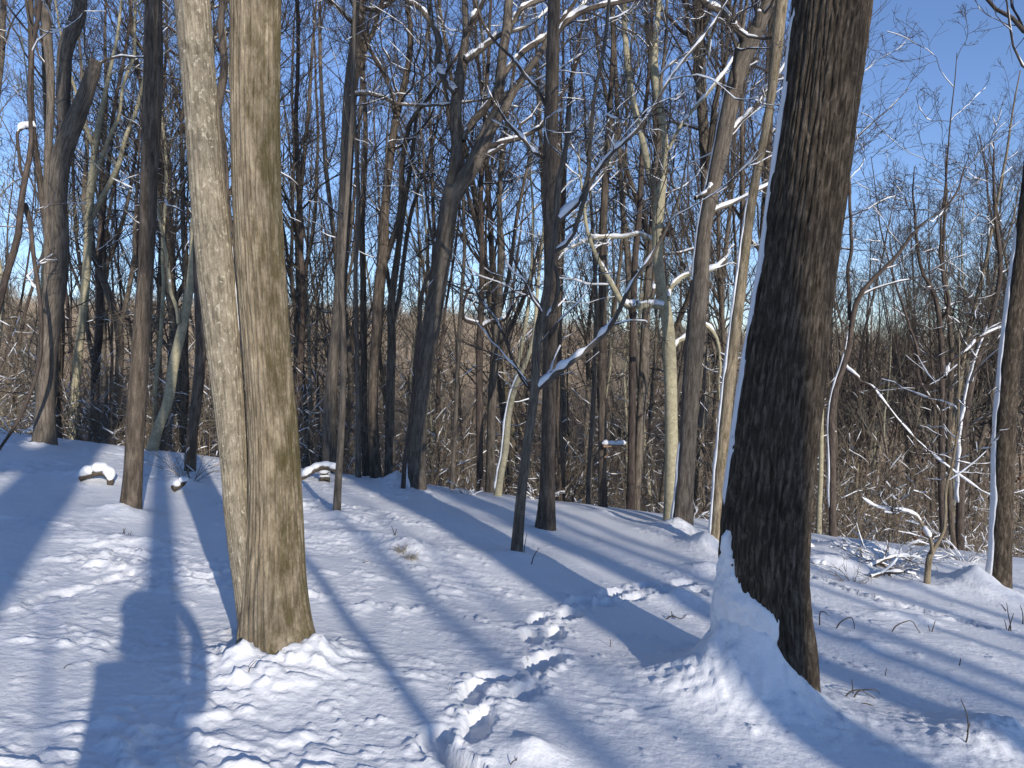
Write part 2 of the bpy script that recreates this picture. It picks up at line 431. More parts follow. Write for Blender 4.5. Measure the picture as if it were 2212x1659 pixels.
def fine(x, y):
    """small relief of the snow near the viewpoint"""
    fade = 1 - sstep(11, 18, y); fade = fade * (1 - sstep(8, 14, np.abs(x))) * sstep(-3, -1, y)
    h = .09 * (fbm(x * .55, y * .55, 11, 3) - .5)
    q = x + .1 * y
    rough = np.clip(.30 + .95 * sstep(1.2, -2.2, q) + .5 * sstep(6.5, 3.0, y) * sstep(1.6, -.5, x), .22, 1.2) * (.35 + 1.1 * sstep(.35, .65, fbm(x * 1.3, y * 1.3, 15, 2)))
    wx = x + .10 * (vnoise(x * 5, y * 5, 31) - .5); wy = y + .14 * (vnoise(x * 4, y * 4, 32) - .5) + .10 * x
    a = vnoise(wx * 7.5, wy * 16, 33); b = vnoise(wx * 15, wy * 30, 34); c = vnoise(wx * 30, wy * 48, 35)
    patch = sstep(.40, .66, fbm(x * 1.7, y * 2.4, 47, 2))
    h = h + rough * (.0115 * sstep(.58, .74, a) * (.35 + patch) + .0075 * sstep(.60, .76, b) * (.35 + patch) + .004 * sstep(.55, .8, c))
    h = h + .003 * (vnoise(x * 60, y * 60, 36) - .5) * rough
    for (mx, my, mh, rx, ry) in MOUNDS:
        dd = np.hypot((x - mx) / rx, (y - my) / ry)
        near = dd < 3.2
        if near.any():
            k = np.exp(-dd[near] ** 1.5)
            h[near] += mh * k * (.88 + .24 * fbm(x[near] * 7, y[near] * 7, 40)) + .016 * np.sqrt(k) * min(1, mh * 6) * sstep(.42, .8, fbm(x[near] * 22, y[near] * 22, 43, 2))
    for (sx, sy, dep, ln, wd, ang) in STEPS:
        ca, sa = math.cos(ang), math.sin(ang)
        X = x - sx; Y = y - sy
        u = (X * ca + Y * sa) / (ln * .5); v = (-X * sa + Y * ca) / (wd * .5)
        near = (np.abs(u) < 3) & (np.abs(v) < 4)
        if near.any():
            un, vn = u[near], v[near]
            e = np.hypot(un, vn) + .75 * (fbm(x[near] * 9, y[near] * 9, 50) - .5)
            hole = 1 - sstep(.80, 1.08, e)
            rim = np.exp(-((e - 1.5) / .75) ** 2) * sstep(.45, .72, fbm(x[near] * 20, y[near] * 24, 52, 3)) * (1 - hole)
            h[near] += -dep * hole * (.9 + .25 * (vnoise(x[near] * 22, y[near] * 22, 53) - .5)) + dep * .12 * rim
    # fallen clods
    cl = vnoise(x * 4.7 + 3, y * 6.1, 60) * vnoise(x * 24, y * 30, 61)
    h = h + .014 * sstep(.60, .74, cl) * sstep(9.5, 6, y)
    return h * fade

def build_ground():
    x1 = np.arange(-3.2, 3.2, .0155); xa = np.arange(3.2, 8.5, .032)
    xs = [x1, xa, -xa[::-1] - .026]
    out = [8.5]; st = .03
    while out[-1] < 900: st *= 1.16; out.append(out[-1] + st)
    xo = np.array(out)
    xs = np.unique(np.round(np.concatenate([-xo, -xa, x1, xa, xo]), 5))
    ys = [2.2]
    while ys[-1] < 15: ys.append(ys[-1] + .0052 * ys[-1])
    st = .08
    while ys[-1] < 1300: st *= 1.07; ys.append(ys[-1] + st)
    yb = [2.2]; st = .03
    while yb[-1] > -150: st *= 1.14; yb.append(yb[-1] - st)
    ys = np.array(yb[:0:-1] + ys)
    X, Y = np.meshgrid(xs, ys)
    Z = land(X, Y)
    sel = (np.abs(X) < 14) & (Y > -3) & (Y < 18)
    Z[sel] += fine(X[sel], Y[sel])
    nx, ny = len(xs), len(ys)
    k = np.arange(ny - 1)[:, None] * nx; j = np.arange(nx - 1)[None]
    Q = np.stack([k + j, k + j + 1, k + nx + j + 1, k + nx + j], -1).reshape(-1, 4)
    me = mesh_np('snow_ground', np.stack([X, Y, Z], -1).reshape(-1, 3), Q)
    o = link('snow_ground', me, M_SNOW); o['kind'] = 'structure'
    o['label'] = 'snow covered hillside sloping down to the right with footprints'
build_ground()
def gz(x, y):
    x = np.atleast_1d(np.asarray(x, float)); y = np.atleast_1d(np.asarray(y, float))
    return float((land(x, y) + (fine(x, y) if (abs(x[0]) < 14 and -3 < y[0] < 18) else 0))[0])

# ------------------------------------------------------------------ trees traced where they stand
WIND = R(172)      # side of the trunks on which the snow was blown
def stem_world(pts, y, n, jit=0, rng=None, dy_end=0.0):
    """traced (px, py, width px) -> centre line (n,3) and radius (n)"""
    a = []
    m = len(pts)
    for k, (px, py, w) in enumerate(pts):
        yy = y + dy_end * k / max(1, m - 1)
        p = at(px, py, yy); a.append([p[0], p[1], p[2], .5 * w * yy / FPX / math.sqrt(1 + ((px - CX) / FPX) ** 2)])   # a round stem off the axis looks wider than it is
    c = catmull(a, n)
    P, r = c[:, :3].copy(), np.maximum(c[:, 3], .003)
    if jit and rng is not None:
        s = np.linspace(0, 1, n)
        P[:, 1] += jit * (vnoise(s * 5 + rng.uniform(0, 90), s * 0 + 1.5, 4) - .5)
    return P, r

def extend(P, r, length, rng, n=10, end=.35, up=.12, wig=.05):
    d = P[-1] - P[-4]; d /= np.linalg.norm(d)
    out = [P[-1]]
    for k in range(n):
        d = d + np.array([0, 0, up]) + wig * rng.normal(size=3); d /= np.linalg.norm(d)
        out.append(out[-1] + d * length / n)
    s = np.linspace(0, 1, n + 1)[1:]
    return np.concatenate([P, np.array(out[1:])]), np.concatenate([r, r[-1] * (1 - (1 - end) * s)])

def bark_relief(P, r, sides, amp, width, seed, warp=1.0, wander=.25):
    """interlacing furrows running up a stem, returned as radius offsets (1,K,sides)"""
    L = np.concatenate([[0], np.cumsum(np.linalg.norm(np.diff(P, axis=0), axis=1))])
    th = np.arange(sides) / sides * 2 * np.pi
    nf = max(8, int(round(2 * np.pi * r.mean() / width)))
    A = th[None] + 0 * L[:, None]; S = L[:, None] + 0 * th[None]
    def per(fx, fs, sd):            # noise periodic round the stem
        cx, cy = np.cos(A) * fx / 6.283, np.sin(A) * fx / 6.283
        return .5 * (vnoise(cx + 40, cy * 1.0 + S * fs + 20, sd) + vnoise(cx * 1.1 + S * fs * .6 + 9, cy + 33, sd + 1))
    w1 = per(10, 1.1, 70 + seed) - .5; w2 = per(26, 3.2, 73 + seed) - .5
    ph = A * nf + warp * (9 * w1 + 5.0 * w2) + wander * S * 3
    ridge = np.abs(np.sin(ph * .5))                       # sharp furrow at 0
    ridge = 1 - (1 - ridge) ** 2.2
    ph2 = A * round(nf * .55) - warp * (8 * w2 + 6 * w1) - S * 2.1
    ridge2 = np.abs(np.sin(ph2 * .5)); ridge2 = 1 - (1 - ridge2) ** 4
    plates = per(60, 22, 77 + seed)
    d = amp * (ridge * ridge2 - .75) + amp * .4 * (plates - .5)
    return d[None]

TREES = {}
def build_tree(key, name, label, y, bark, trunk, limbs=(), ext=6.0, t0=.45, n1=14, snow=.45, thick=.010, wind=None, seed=1,
               twig=None, relief=None, sides=14, flare=.14, lean=0.0, dens=1.0, cap=False, levels=4, ttop=1.0, group=None, plaster=None, rise=.10, sub=None, cat='tree'):
    rng = np.random.RandomState(seed * 7 + 3)
    K = 60 if relief else 26
    P, r = stem_world(trunk, y, K, .15 * min(1, (y / 12) ** 2), rng, lean)
    bx, by = P[0, 0], P[0, 1]
    base_z = gz(bx, by)
    # carry the foot of the trunk into the ground
    down = P[0, 2] - base_z + .35
    if down > .02:
        d0 = P[0] - P[2]; d0 /= np.linalg.norm(d0)
        if d0[2] > -.5: d0 = np.array([0, 0, -1.0])
        st = max(2, int(down / .25)); ex = P[0] + d0[None] * (down / -d0[2]) * np.linspace(1, 0, st, endpoint=False)[:, None]
        P = np.concatenate([ex, P]); r = np.concatenate([np.full(st, r[0]), r])
    if ext > 0: P, r = extend(P, r, ext, rng)
    if flare:
        h = np.maximum(P[:, 2] - base_z, 0); r = r * (1 + flare * np.exp(-h / .22))
    base = np.array([bx, by, base_z])
    root = thing(name, base, label, cat, group)
    m = BARK[bark]
    G = Geo()
    if relief:
        amp, wid, sd, smp = relief[:4]; wp = relief[4] if len(relief) > 4 else 1.0
        L = np.concatenate([[0], np.cumsum(np.linalg.norm(np.diff(P, axis=0), axis=1))])
        top = min(L[-1], 5.0 if y < 6 else 9.0)
        s = np.concatenate([np.arange(0, top, smp), np.linspace(top, L[-1], 24)])
        P2 = np.stack([np.interp(s, L, P[:, k]) for k in range(3)], 1); r2 = np.interp(s, L, r)
        for _ in range(2): P2[1:-1] = .25 * P2[:-2] + .5 * P2[1:-1] + .25 * P2[2:]; r2[1:-1] = .25 * r2[:-2] + .5 * r2[1:-1] + .25 * r2[2:]
        low = 1 + .10 * np.exp(-np.maximum(P2[:, 2] - base_z, 0) / .3)[:, None] * np.cos(np.arange(sides) / sides * 2 * np.pi * 5 + 1)[None]
        G.tubes(P2, r2, sides, ref=(0, 1, 0), disp=bark_relief(P2, r2, sides, amp, wid, sd, wp) + (r2[:, None] * (low - 1))[None], cap=cap)
    else:
        wob = None
        th = np.arange(sides) / sides * 2 * np.pi
        wob = r[:, None] * (.10 * (vnoise(np.cos(th)[None] * 1.3 + 7 + seed, P[:, 2:3] * 1.6 + np.sin(th)[None], 80) - .5) + .05 * (vnoise(np.cos(th)[None] * 3 + seed, P[:, 2:3] * 6 + np.sin(th)[None] * 3, 81) - .5))
        G.tubes(P, r, sides, ref=(0, 1, 0), cap=cap, disp=wob[None] if not cap else np.concatenate([wob, wob[-1:] * 0])[None])
    tk = link('trunk', G.mesh('trunk', base, attr=True), m, root)
    SN = Geo()
    stems = [(P, r, t0, n1)]
    for lb in limbs:
        o = dict(ext=2.5, n=8, t0=.15, end=.3, cap=False, dy=0.0, bark=bark, up=.10)
        pts = lb
        if isinstance(lb, dict): o.update(lb); pts = lb['pts']
        yy = y + o['dy']
        p, q = stem_world(pts, yy, 18, .25 * min(1, (y / 12) ** 2), rng, rng.uniform(-.5, .5) if o['dy'] == 0 else 0)
        p[0, 1] = p[0, 1]
        if o['ext'] > 0: p, q = extend(p, q, o['ext'], rng, 6, o['end'], o['up'])
        g = Geo()
        if o.get('relief'):
            amp, wid, sd, smp, nsd = o['relief']
            L = np.concatenate([[0], np.cumsum(np.linalg.norm(np.diff(p, axis=0), axis=1))])
            s = np.concatenate([np.arange(0, min(L[-1], 5), smp), np.linspace(min(L[-1], 5), L[-1], 20)])
            p2 = np.stack([np.interp(s, L, p[:, k]) for k in range(3)], 1); q2 = np.interp(s, L, q)
            g.tubes(p2, q2, nsd, ref=(0, 1, 0), disp=bark_relief(p2, q2, nsd, amp, wid, sd))
        else:
            g.tubes(p, q, 9, cap=o['cap'])
        lo = link(o.get('name', 'limb'), g.mesh('limb', base, attr=True), BARK[o['bark']], root)
        if o.get('crack'):
            s0, s1, phi, hw, th_ = o['crack']
            trunk_snow(SN, p, q, R(phi), s0, s1, lambda u: R(hw), th_, seed=seed)
            continue
        stems.append((p, q, o['t0'], o['n']))
        if snow > 0:
            LS = Geo(); snow_tubes(LS, rng, p[None], q[None], min(.95, snow + .22), thick * 1.7, 7, 4, .93, seed)
            if LS.n: link('snow', LS.mesh('snow', base), M_SNOW, lo)
    if levels:
        C = Geo()
        tw = 3
        lines = []
        KS = 24
        for (p, q, tt, n) in stems:
            L = np.concatenate([[0], np.cumsum(np.linalg.norm(np.diff(p, axis=0), axis=1))])
            s = np.linspace(0, L[-1], KS)
            pp = np.stack([np.interp(s, L, p[:, k]) for k in range(3)], 1)[None]; qq = np.interp(s, L, q)[None]
            lf = (.14, .34) if L[-1] > 7 else (.25, .55)
            b1, r1 = grow(rng, pp, qq, max(0, int(round(n * dens))), tt, ttop, (R(30), R(75)), lf, 9, .22, rise, (.18, .42), .006)
            lines.append((b1, r1))
        b1 = np.concatenate([l[0] for l in lines]); r1 = np.concatenate([l[1] for l in lines])
        C.tubes(b1, r1, 5)
        b2, r2 = grow(rng, b1, r1, 6, .2, 1, (R(25), R(65)), (.28, .58), 7, .19, .06, (.4, .7), .0042)
        C.tubes(b2, r2, 4)
        if snow > 0:
            snow_tubes(SN, rng, b1, r1, snow, thick, 5, 2, .86, seed)
            snow_tubes(SN, rng, b2, r2, snow * .62, thick * .6, 4, 2, .80, seed)
        if levels > 2:
            b3, r3 = grow(rng, b2, r2, 4, .15, 1, (R(25), R(60)), (.3, .65), 5, .16, .04, (.5, .8), .0035)
            C.tubes(b3, r3, 3)
            if levels > 3:
                b4, r4 = grow(rng, b3, r3, 2, .2, 1, (R(25), R(60)), (.35, .7), 3, .14, .03, (.6, .9), .003)
                C.tubes(b4, r4, 3)
        link('crown', C.mesh('crown', base), twig or M_TWIG, root)
    if wind:
        for (s0, s1, hw, th_) in wind:
            trunk_snow(SN, P, r, WIND, s0 + .35, s1 + .35, lambda u, hw=hw: R(hw) * (1.25 - .5 * u), th_, seed=seed)
    if plaster:
        for (s0, s1, phi, fn, th_, cols) in plaster:
            trunk_snow(SN, P, r, phi, s0, s1, fn, th_, cols=cols, rows=int((s1 - s0) / .012), seed=seed, rag=.4, gran=1.5)
    if SN.n: link('snow', SN.mesh('snow', base), M_SNOW, root)['kind'] = 'stuff'
    TREES[key] = (root, P, r, base)
    return root

# --- the two big near trees -------------------------------------------------
build_tree('oak', 'oak_tree', 'thick dark furrowed trunk close by with drift plastered on its left foot', 4.36, 'oak',
    [(1655, 1500, 205), (1650, 1400, 200), (1646, 1250, 197), (1655, 1100, 195), (1666, 1000, 192), (1692, 800, 185), (1719, 600, 172), (1747, 400, 170), (1774, 200, 168), (1798, 0, 173)],
    ext=9, t0=.62, n1=10, snow=.3, seed=2, levels=2, relief=(.016, .038, 1, .012, 1.5), sides=340, flare=.05, lean=.1,
    wind=[(.85, 4.0, 13, .016)],
    plaster=[(.28, 1.08, R(198), lambda u: R(120) * (1 - u) ** 1.6 + R(5), .034, 80)])
build_tree('twin', 'twin_trunk_tree', 'thick sunlit tan tree with two stems pressed together', 3.95, 'tan',
    [(606, 1425, 172), (600, 1380, 158), (595, 1300, 144), (594, 1210, 132), (595, 1130, 123), (594, 1050, 116), (591, 950, 110), (579, 800, 104), (565, 600, 106), (555, 400, 105), (551, 200, 106), (552, 0, 109)],
    limbs=[dict(pts=[(556, 1425, 66), (546, 1330, 68), (532, 1230, 64), (517, 1140, 59), (505, 1000, 60), (488, 800, 73), (469, 600, 82), (447, 400, 77), (432, 200, 74), (416, 0, 78)], ext=7, n=7, t0=.55, bark='pale', dy=-.012, relief=(.006, .022, 9, .014, 180), name='trunk', crack=(1.7, 2.35, 20, 16, .012))],
    ext=9, t0=.6, n1=9, snow=0, seed=3, levels=2, relief=(.009, .026, 5, .013), sides=250, flare=.10)

# --- trees standing on the crest and this side of it -------------------------
T = build_tree
T('slim', 'slim_tree', 'slim brown tree standing alone on the snow left of the twin-trunk tree', 7.1, 'brown',
  [(280, 1112, 44), (289, 1000, 42), (295, 900, 44), (302, 800, 40), (308, 700, 40), (314, 600, 36), (321, 400, 38), (329, 200, 44), (331, 0, 38)],
  ext=7, t0=.45, n1=9, snow=.35, seed=4, sides=18, flare=.25)
T('forked_left', 'forked_tree', 'dark trunk at far left forking into a curved limb and a broken stub', 11.2, 'grey',
  [(94, 967, 55), (95, 900, 46), (97, 817, 42), (111, 683, 45), (127, 549, 40), (130, 403, 43), (138, 336, 45), (154, 275, 44), (170, 235, 40), (184, 200, 36), (200, 158, 32), (210, 131, 26)],
  limbs=[dict(pts=[(140, 300, 32), (134, 235, 32), (131, 190, 33), (134, 134, 34), (145, 90, 35), (156, 60, 35), (168, 20, 34), (180, -30, 32)], ext=6, n=10, t0=.45)],
  ext=0, cap=True, t0=.72, n1=2, snow=.5, seed=5, sides=20)
T('left_straight', 'straight_tree', 'straight pale trunk rising close behind the forked trunk at far left', 13.5, 'grey',
  [(100, 900, 20), (101, 700, 18), (102, 557, 17), (104, 403, 18), (106, 202, 19), (103, 100, 22), (101, 0, 24)], ext=8, t0=.4, n1=14, seed=6, snow=.4)
T('vine', 'vine_stem', 'thin dark crooked stem bowing out at the left edge, snow on its lower curve', 10.2, 'dark',
  [(4, 960, 7), (22, 935, 8), (44, 901, 9), (66, 850, 9), (84, 784, 10), (88, 710, 10), (82, 620, 10), (74, 549, 10), (62, 470, 12), (52, 440, 16)],
  limbs=[dict(pts=[(-14, 690, 16), (8, 610, 17), (30, 545, 17), (44, 500, 16), (56, 420, 14), (71, 302, 12), (69, 252, 9), (73, 168, 9), (80, 84, 9), (88, 0, 11)], ext=4, n=6, t0=.3),
         dict(pts=[(52, 420, 9), (46, 350, 8), (43, 290, 8), (48, 272, 9), (68, 270, 9)], ext=0, n=0)],
  ext=0, t0=.5, n1=3, snow=.75, thick=.02, seed=7, sides=9, flare=0, cat='vine')
T('left_pale', 'pale_tree', 'pale grey tree with wide yellowish limbs right of the forked trunk', 16, 'beech',
  [(158, 926, 22), (160, 880, 21), (165, 784, 20), (181, 650, 20), (187, 549, 19), (192, 437, 19), (198, 370, 17), (205, 302, 15), (218, 230, 12), (235, 151, 9), (252, 84, 7), (262, 0, 6)],
  limbs=[[(193, 470, 14), (222, 420, 13), (250, 360, 12), (275, 300, 10), (296, 235, 9), (310, 150, 8)], [(200, 330, 12), (188, 280, 9), (168, 240, 8), (160, 180, 7)], [(196, 400, 11), (232, 300, 10), (262, 220, 8), (285, 130, 7), (294, 40, 6)]],
  ext=6, t0=.4, n1=14, seed=8, twig=M_TWIG_PALE, snow=.35)
T('left_dark_far', 'dark_tree', 'thin black trunk in the brush between the pale tree and the slim tree', 19, 'dark',
  [(203, 900, 20), (207, 800, 19), (214, 700, 18), (213, 600, 16), (222, 470, 13), (236, 330, 10)], ext=7, t0=.3, n1=18, seed=9, snow=.55)
T('left_leaning_fork', 'forked_tree', 'brown tree behind the slim tree, its stems parting in a wide fork', 17.5, 'grey',
  [(255, 938, 22), (257, 850, 20), (259, 784, 19), (250, 683, 18), (232, 625, 17), (214, 580, 15), (200, 540, 14), (186, 470, 12)],
  limbs=[[(256, 740, 13), (268, 680, 12), (276, 640, 12), (288, 560, 11), (291, 470, 9)]], ext=5, t0=.35, n1=14, seed=10, snow=.5)
T('left_grey_lean', 'leaning_tree', 'smooth grey trunk leaning right behind the shadow on the snow, patch of light', 12.5, 'beech',
  [(336, 957, 25), (346, 920, 23), (357, 885, 23), (373, 784, 24), (390, 717, 22), (404, 650, 20), (414, 560, 18), (424, 440, 16), (440, 300, 14)],
  limbs=[[(392, 700, 10), (380, 650, 9), (366, 600, 9), (352, 520, 8)]], ext=5, t0=.4, n1=12, seed=11, snow=.5)
T('left_thin_mid', 'thin_tree', 'thin brown trunk half hidden behind the leaning grey trunk', 15.5, 'brown',
  [(396, 945, 17), (399, 880, 15), (400, 760, 15), (402, 640, 13), (398, 500, 11), (390, 360, 9)], ext=5, t0=.35, n1=12, seed=12, snow=.5)
T('left_dark_near', 'dark_tree', 'dark trunk with its foot in the snow just left of the twin-trunk tree', 10.5, 'brown',
  [(412, 997, 24), (416, 940, 23), (422, 885, 25), (433, 750, 24), (428, 640, 22), (424, 500, 20), (440, 350, 18), (470, 240, 20), (487, 160, 17), (476, 60, 15)],
  limbs=[dict(pts=[(476, 240, 13), (482, 330, 15), (487, 430, 16), (495, 500, 15)], ext=0, n=0)],
  ext=6, t0=.5, n1=12, seed=13, snow=.5)

T('right_of_twin_big', 'tall_tree', 'tall thick grey trunk right of the twin-trunk tree, bending to the right', 12.8, 'grey',
  [(713, 1000, 32), (714, 900, 30), (718, 800, 27), (728, 700, 26), (736, 600, 28), (741, 500, 28), (746, 400, 29), (750, 300, 29), (757, 200, 30), (771, 100, 30), (779, 0, 26)],
  limbs=[[(760, 190, 12), (790, 100, 11), (815, 40, 10), (830, -10, 9)], [(752, 205, 9), (800, 205, 8), (860, 222, 6), (960, 232, 5)]], ext=7, t0=.5, n1=12, seed=14, snow=.5)
T('right_of_twin_thin', 'thin_tree', 'thin straight trunk with its foot in open snow right of the twin-trunk tree', 8.3, 'grey',
  [(728, 1117, 17), (732, 1030, 16), (738, 930, 15), (743, 800, 14), (741, 700, 13), (737, 640, 13), (741, 540, 12), (749, 420, 11), (757, 300, 10)], ext=4, t0=.5, n1=9, seed=15, snow=.4)
T('c1', 'thin_tree', 'thin pole trunk at the crest, first right of the tall bending trunk', 12.2, 'grey',
  [(775, 1034, 12), (773, 900, 11), (771, 760, 11), (769, 600, 10), (775, 450, 9), (770, 300, 8)], ext=5, t0=.45, n1=10, seed=16, snow=.5)
T('c2', 'dark_tree', 'dark slender trunk at the crest, second right of the tall bending trunk', 14.5, 'brown',
  [(790, 1012, 17), (786, 900, 16), (785, 780, 15), (785, 600, 14), (782, 480, 13), (788, 340, 11)], ext=6, t0=.4, n1=16, seed=17, snow=.5)
T('c3', 'forked_tree', 'brown crest tree with an s-curved upper stem and a long left limb', 12.9, 'brown',
  [(812, 1018, 25), (807, 930, 23), (806, 817, 22), (813, 720, 24), (819, 620, 25), (828, 549, 23), (830, 470, 19), (842, 340, 17), (855, 250, 16), (868, 202, 15), (882, 134, 14), (887, 67, 12), (879, 10, 10)],
  limbs=[[(855, 245, 11), (848, 205, 10), (830, 160, 10), (803, 114, 8), (790, 80, 6)], [(836, 560, 10), (862, 470, 13), (868, 400, 13), (872, 330, 11), (885, 270, 10), (925, 215, 8)]], ext=5, t0=.4, n1=14, seed=18, snow=.5)
T('c4', 'split_tree', 'crest tree whose upper trunk splits, torn yellowish wood on its right side', 13.4, 'grey',
  [(842, 1028, 24), (842, 960, 22), (842, 885, 20), (845, 750, 19), (846, 650, 17), (856, 575, 15), (868, 480, 12), (884, 380, 9)],
  limbs=[[(848, 700, 12), (862, 640, 11), (870, 570, 10), (886, 470, 9), (908, 400, 7)], [(844, 640, 10), (836, 590, 9), (838, 520, 8)]], ext=5, t0=.4, n1=14, seed=19, snow=.55)
T('big_fork', 'forked_tree', 'big leaning grey tree at the crest forking into several snow-edged limbs', 11.6, 'grey',
  [(897, 1048, 46), (899, 980, 41), (904, 885, 36), (913, 810, 38), (923, 750, 40), (941, 650, 38), (957, 549, 38), (964, 504, 40), (976, 430, 40), (1000, 392, 38), (1020, 363, 36), (1047, 302, 33), (1068, 255, 31), (1086, 228, 30), (1114, 188, 17), (1138, 155, 15), (1168, 111, 13), (1205, 54, 12), (1255, 24, 10), (1320, 2, 9)],
  limbs=[dict(pts=[(968, 420, 24), (984, 365, 26), (988, 320, 25), (985, 280, 25), (985, 235, 25), (993, 185, 25), (1000, 134, 23), (1006, 80, 16), (1003, 0, 13)], ext=5, n=8),
         dict(pts=[(1072, 248, 20), (1077, 202, 22), (1084, 134, 21), (1094, 67, 20), (1099, 0, 18)], ext=5, n=8),
         dict(pts=[(1001, 305, 12), (1008, 280, 14), (1020, 262, 16), (1057, 222, 15), (1100, 148, 12), (1131, 111, 12), (1175, 81, 11)], ext=1.5, n=5),
         dict(pts=[(985, 205, 12), (970, 188, 14), (953, 161, 14), (943, 128, 13), (949, 84, 12), (933, 50, 12), (912, 24, 11), (882, 7, 9)], ext=2, n=6),
         dict(pts=[(1003, 128, 12), (1027, 118, 13), (1048, 97, 13), (1066, 84, 12), (1100, 70, 8)], ext=1.5, n=4),
         dict(pts=[(1090, 80, 10), (1112, 40, 11), (1140, 14, 10), (1180, -4, 9)], ext=2, n=4),
         dict(pts=[(1005, 67, 9), (1022, 42, 9), (1040, 10, 9)], ext=2, n=4)],
  ext=1.5, t0=.35, n1=6, seed=20, snow=.62, thick=.014, sides=20, wind=[(.0, .5, 60, .05)])
T('fork_companion', 'thin_tree', 'thin dark stem hugging the left foot of the big leaning forked tree', 11.3, 'dark',
  [(872, 1047, 10), (876, 985, 10), (888, 900, 9), (905, 717, 9), (918, 610, 8), (936, 574, 7), (925, 470, 6)], ext=2, t0=.5, n1=5, seed=21, snow=.4)
T('c6', 'thin_tree', 'thin pale pole just right of the big leaning forked tree', 12.4, 'grey',
  [(977, 1054, 11), (981, 960, 10), (985, 885, 10), (990, 750, 9), (997, 640, 8), (1003, 549, 8), (1000, 420, 7)], ext=4, t0=.4, n1=9, seed=22, snow=.5)
T('c7', 'dark_tree', 'dark upright trunk with an elbowed snowy branch on its left', 13, 'dark',
  [(1037, 1064, 15), (1036, 885, 15), (1036, 750, 15), (1040, 650, 13), (1041, 549, 12), (1038, 420, 11), (1046, 300, 9)],
  limbs=[dict(pts=[(1034, 700, 8), (1018, 696, 9), (1003, 690, 8), (1001, 664, 7), (1010, 630, 6), (1022, 605, 5), (1012, 575, 4)], ext=.5, n=3), dict(pts=[(1042, 705, 7), (1060, 695, 8), (1088, 690, 7), (1108, 660, 7), (1130, 625, 6)], ext=1, n=3)],
  ext=5, t0=.45, n1=14, seed=23, snow=.6)
T('c8', 'grey_tree', 'grey trunk dividing at mid height, beside the dark upright trunk', 13.2, 'grey',
  [(1060, 1066, 23), (1060, 980, 20), (1062, 880, 19), (1070, 750, 18), (1078, 640, 16), (1082, 549, 14), (1078, 430, 11), (1090, 300, 9)],
  limbs=[[(1075, 690, 10), (1095, 620, 10), (1106, 549, 9), (1118, 460, 8), (1140, 360, 7)]], ext=5, t0=.4, n1=14, seed=24, snow=.5)
T('c9', 'leaning_tree', 'slim pale tree leaning right with a line of snow down its left side', 12, 'beech',
  [(1075, 1073, 16), (1081, 1030, 15), (1090, 985, 15), (1101, 885, 13), (1112, 840, 12), (1131, 795, 10), (1151, 737, 9), (1160, 640, 7)],
  limbs=[[(1103, 880, 9), (1117, 800, 9), (1130, 730, 8), (1138, 683, 8), (1148, 582, 7), (1152, 470, 6)]], ext=3, t0=.4, n1=9, seed=25, snow=.75, thick=.016, wind=[(.1, 2.2, 28, .03)])
T('small_branchy', 'young_tree', 'slender young tree in mid picture with a long snow-lined branch sweeping right', 7.3, 'grey',
  [(1115, 1204, 25), (1119, 1150, 24), (1124, 1086, 22), (1138, 969, 20), (1154, 851, 20), (1163, 717, 19), (1181, 633, 18), (1188, 565, 17), (1200, 504, 15), (1205, 403, 14), (1216, 350, 12), (1225, 302, 10), (1230, 232, 7)],
  limbs=[dict(pts=[(1160, 840, 13), (1180, 825, 15), (1205, 804, 14), (1259, 764, 12), (1306, 720, 11), (1339, 666, 10), (1359, 622, 9), (1393, 575, 8), (1418, 535, 7), (1450, 470, 6)], ext=1, n=5),
         dict(pts=[(1204, 478, 13), (1220, 462, 14), (1240, 446, 13), (1256, 425, 11), (1269, 386, 10), (1275, 302, 9), (1285, 202, 8), (1306, 100, 8), (1316, 0, 7)], ext=1.5, n=5),
         dict(pts=[(1192, 548, 10), (1212, 538, 11), (1232, 517, 11), (1250, 470, 10), (1272, 403, 9), (1322, 329, 9), (1366, 292, 8), (1410, 235, 7), (1450, 165, 6), (1520, 80, 5)], ext=1, n=6),
         dict(pts=[(1172, 715, 7), (1178, 690, 8), (1195, 665, 9), (1205, 630, 9), (1203, 590, 8), (1192, 560, 7)], ext=0, n=0),
         dict(pts=[(1212, 380, 8), (1222, 320, 8), (1240, 270, 7), (1245, 232, 5)], ext=0, n=1, cap=True)],
  ext=0, cap=True, t0=.35, n1=7, seed=26, snow=.70, thick=.011, sides=16, rise=.04)
T('mid_dark', 'dark_tree', 'straight dark trunk right behind the slender young tree with the sweeping branch', 9.0, 'brown',
  [(1177, 1147, 42), (1180, 1100, 36), (1183, 1000, 32), (1187, 800, 31), (1191, 600, 31), (1189, 400, 32), (1190, 280, 31), (1193, 168, 29), (1197, 0, 27)],
  limbs=[dict(pts=[(1200, 80, 11), (1215, 56, 13), (1240, 34, 12), (1270, 18, 11), (1312, 7, 10), (1380, -2, 9)], ext=2, n=5), dict(pts=[(1203, 55, 7), (1225, 25, 8), (1250, -5, 8)], ext=1.5, n=4),
         dict(pts=[(1182, 235, 7), (1160, 190, 7), (1135, 165, 7), (1110, 130, 6), (1070, 90, 6), (1040, 40, 5), (1025, 0, 5)], ext=1, n=5),
         dict(pts=[(1182, 345, 7), (1160, 335, 7), (1130, 300, 7), (1095, 265, 6), (1080, 240, 4)], ext=.4, n=3)],
  ext=7, t0=.6, n1=8, seed=27, snow=.4, sides=20)
T('c12', 'brown_tree', 'brown trunk half hidden at the right of the straight dark trunk', 13.6, 'brown',
  [(1212, 1098, 16), (1212, 1000, 16), (1206, 880, 15), (1207, 700, 14), (1212, 560, 13), (1218, 420, 11)], ext=6, t0=.4, n1=14, seed=28, snow=.5)
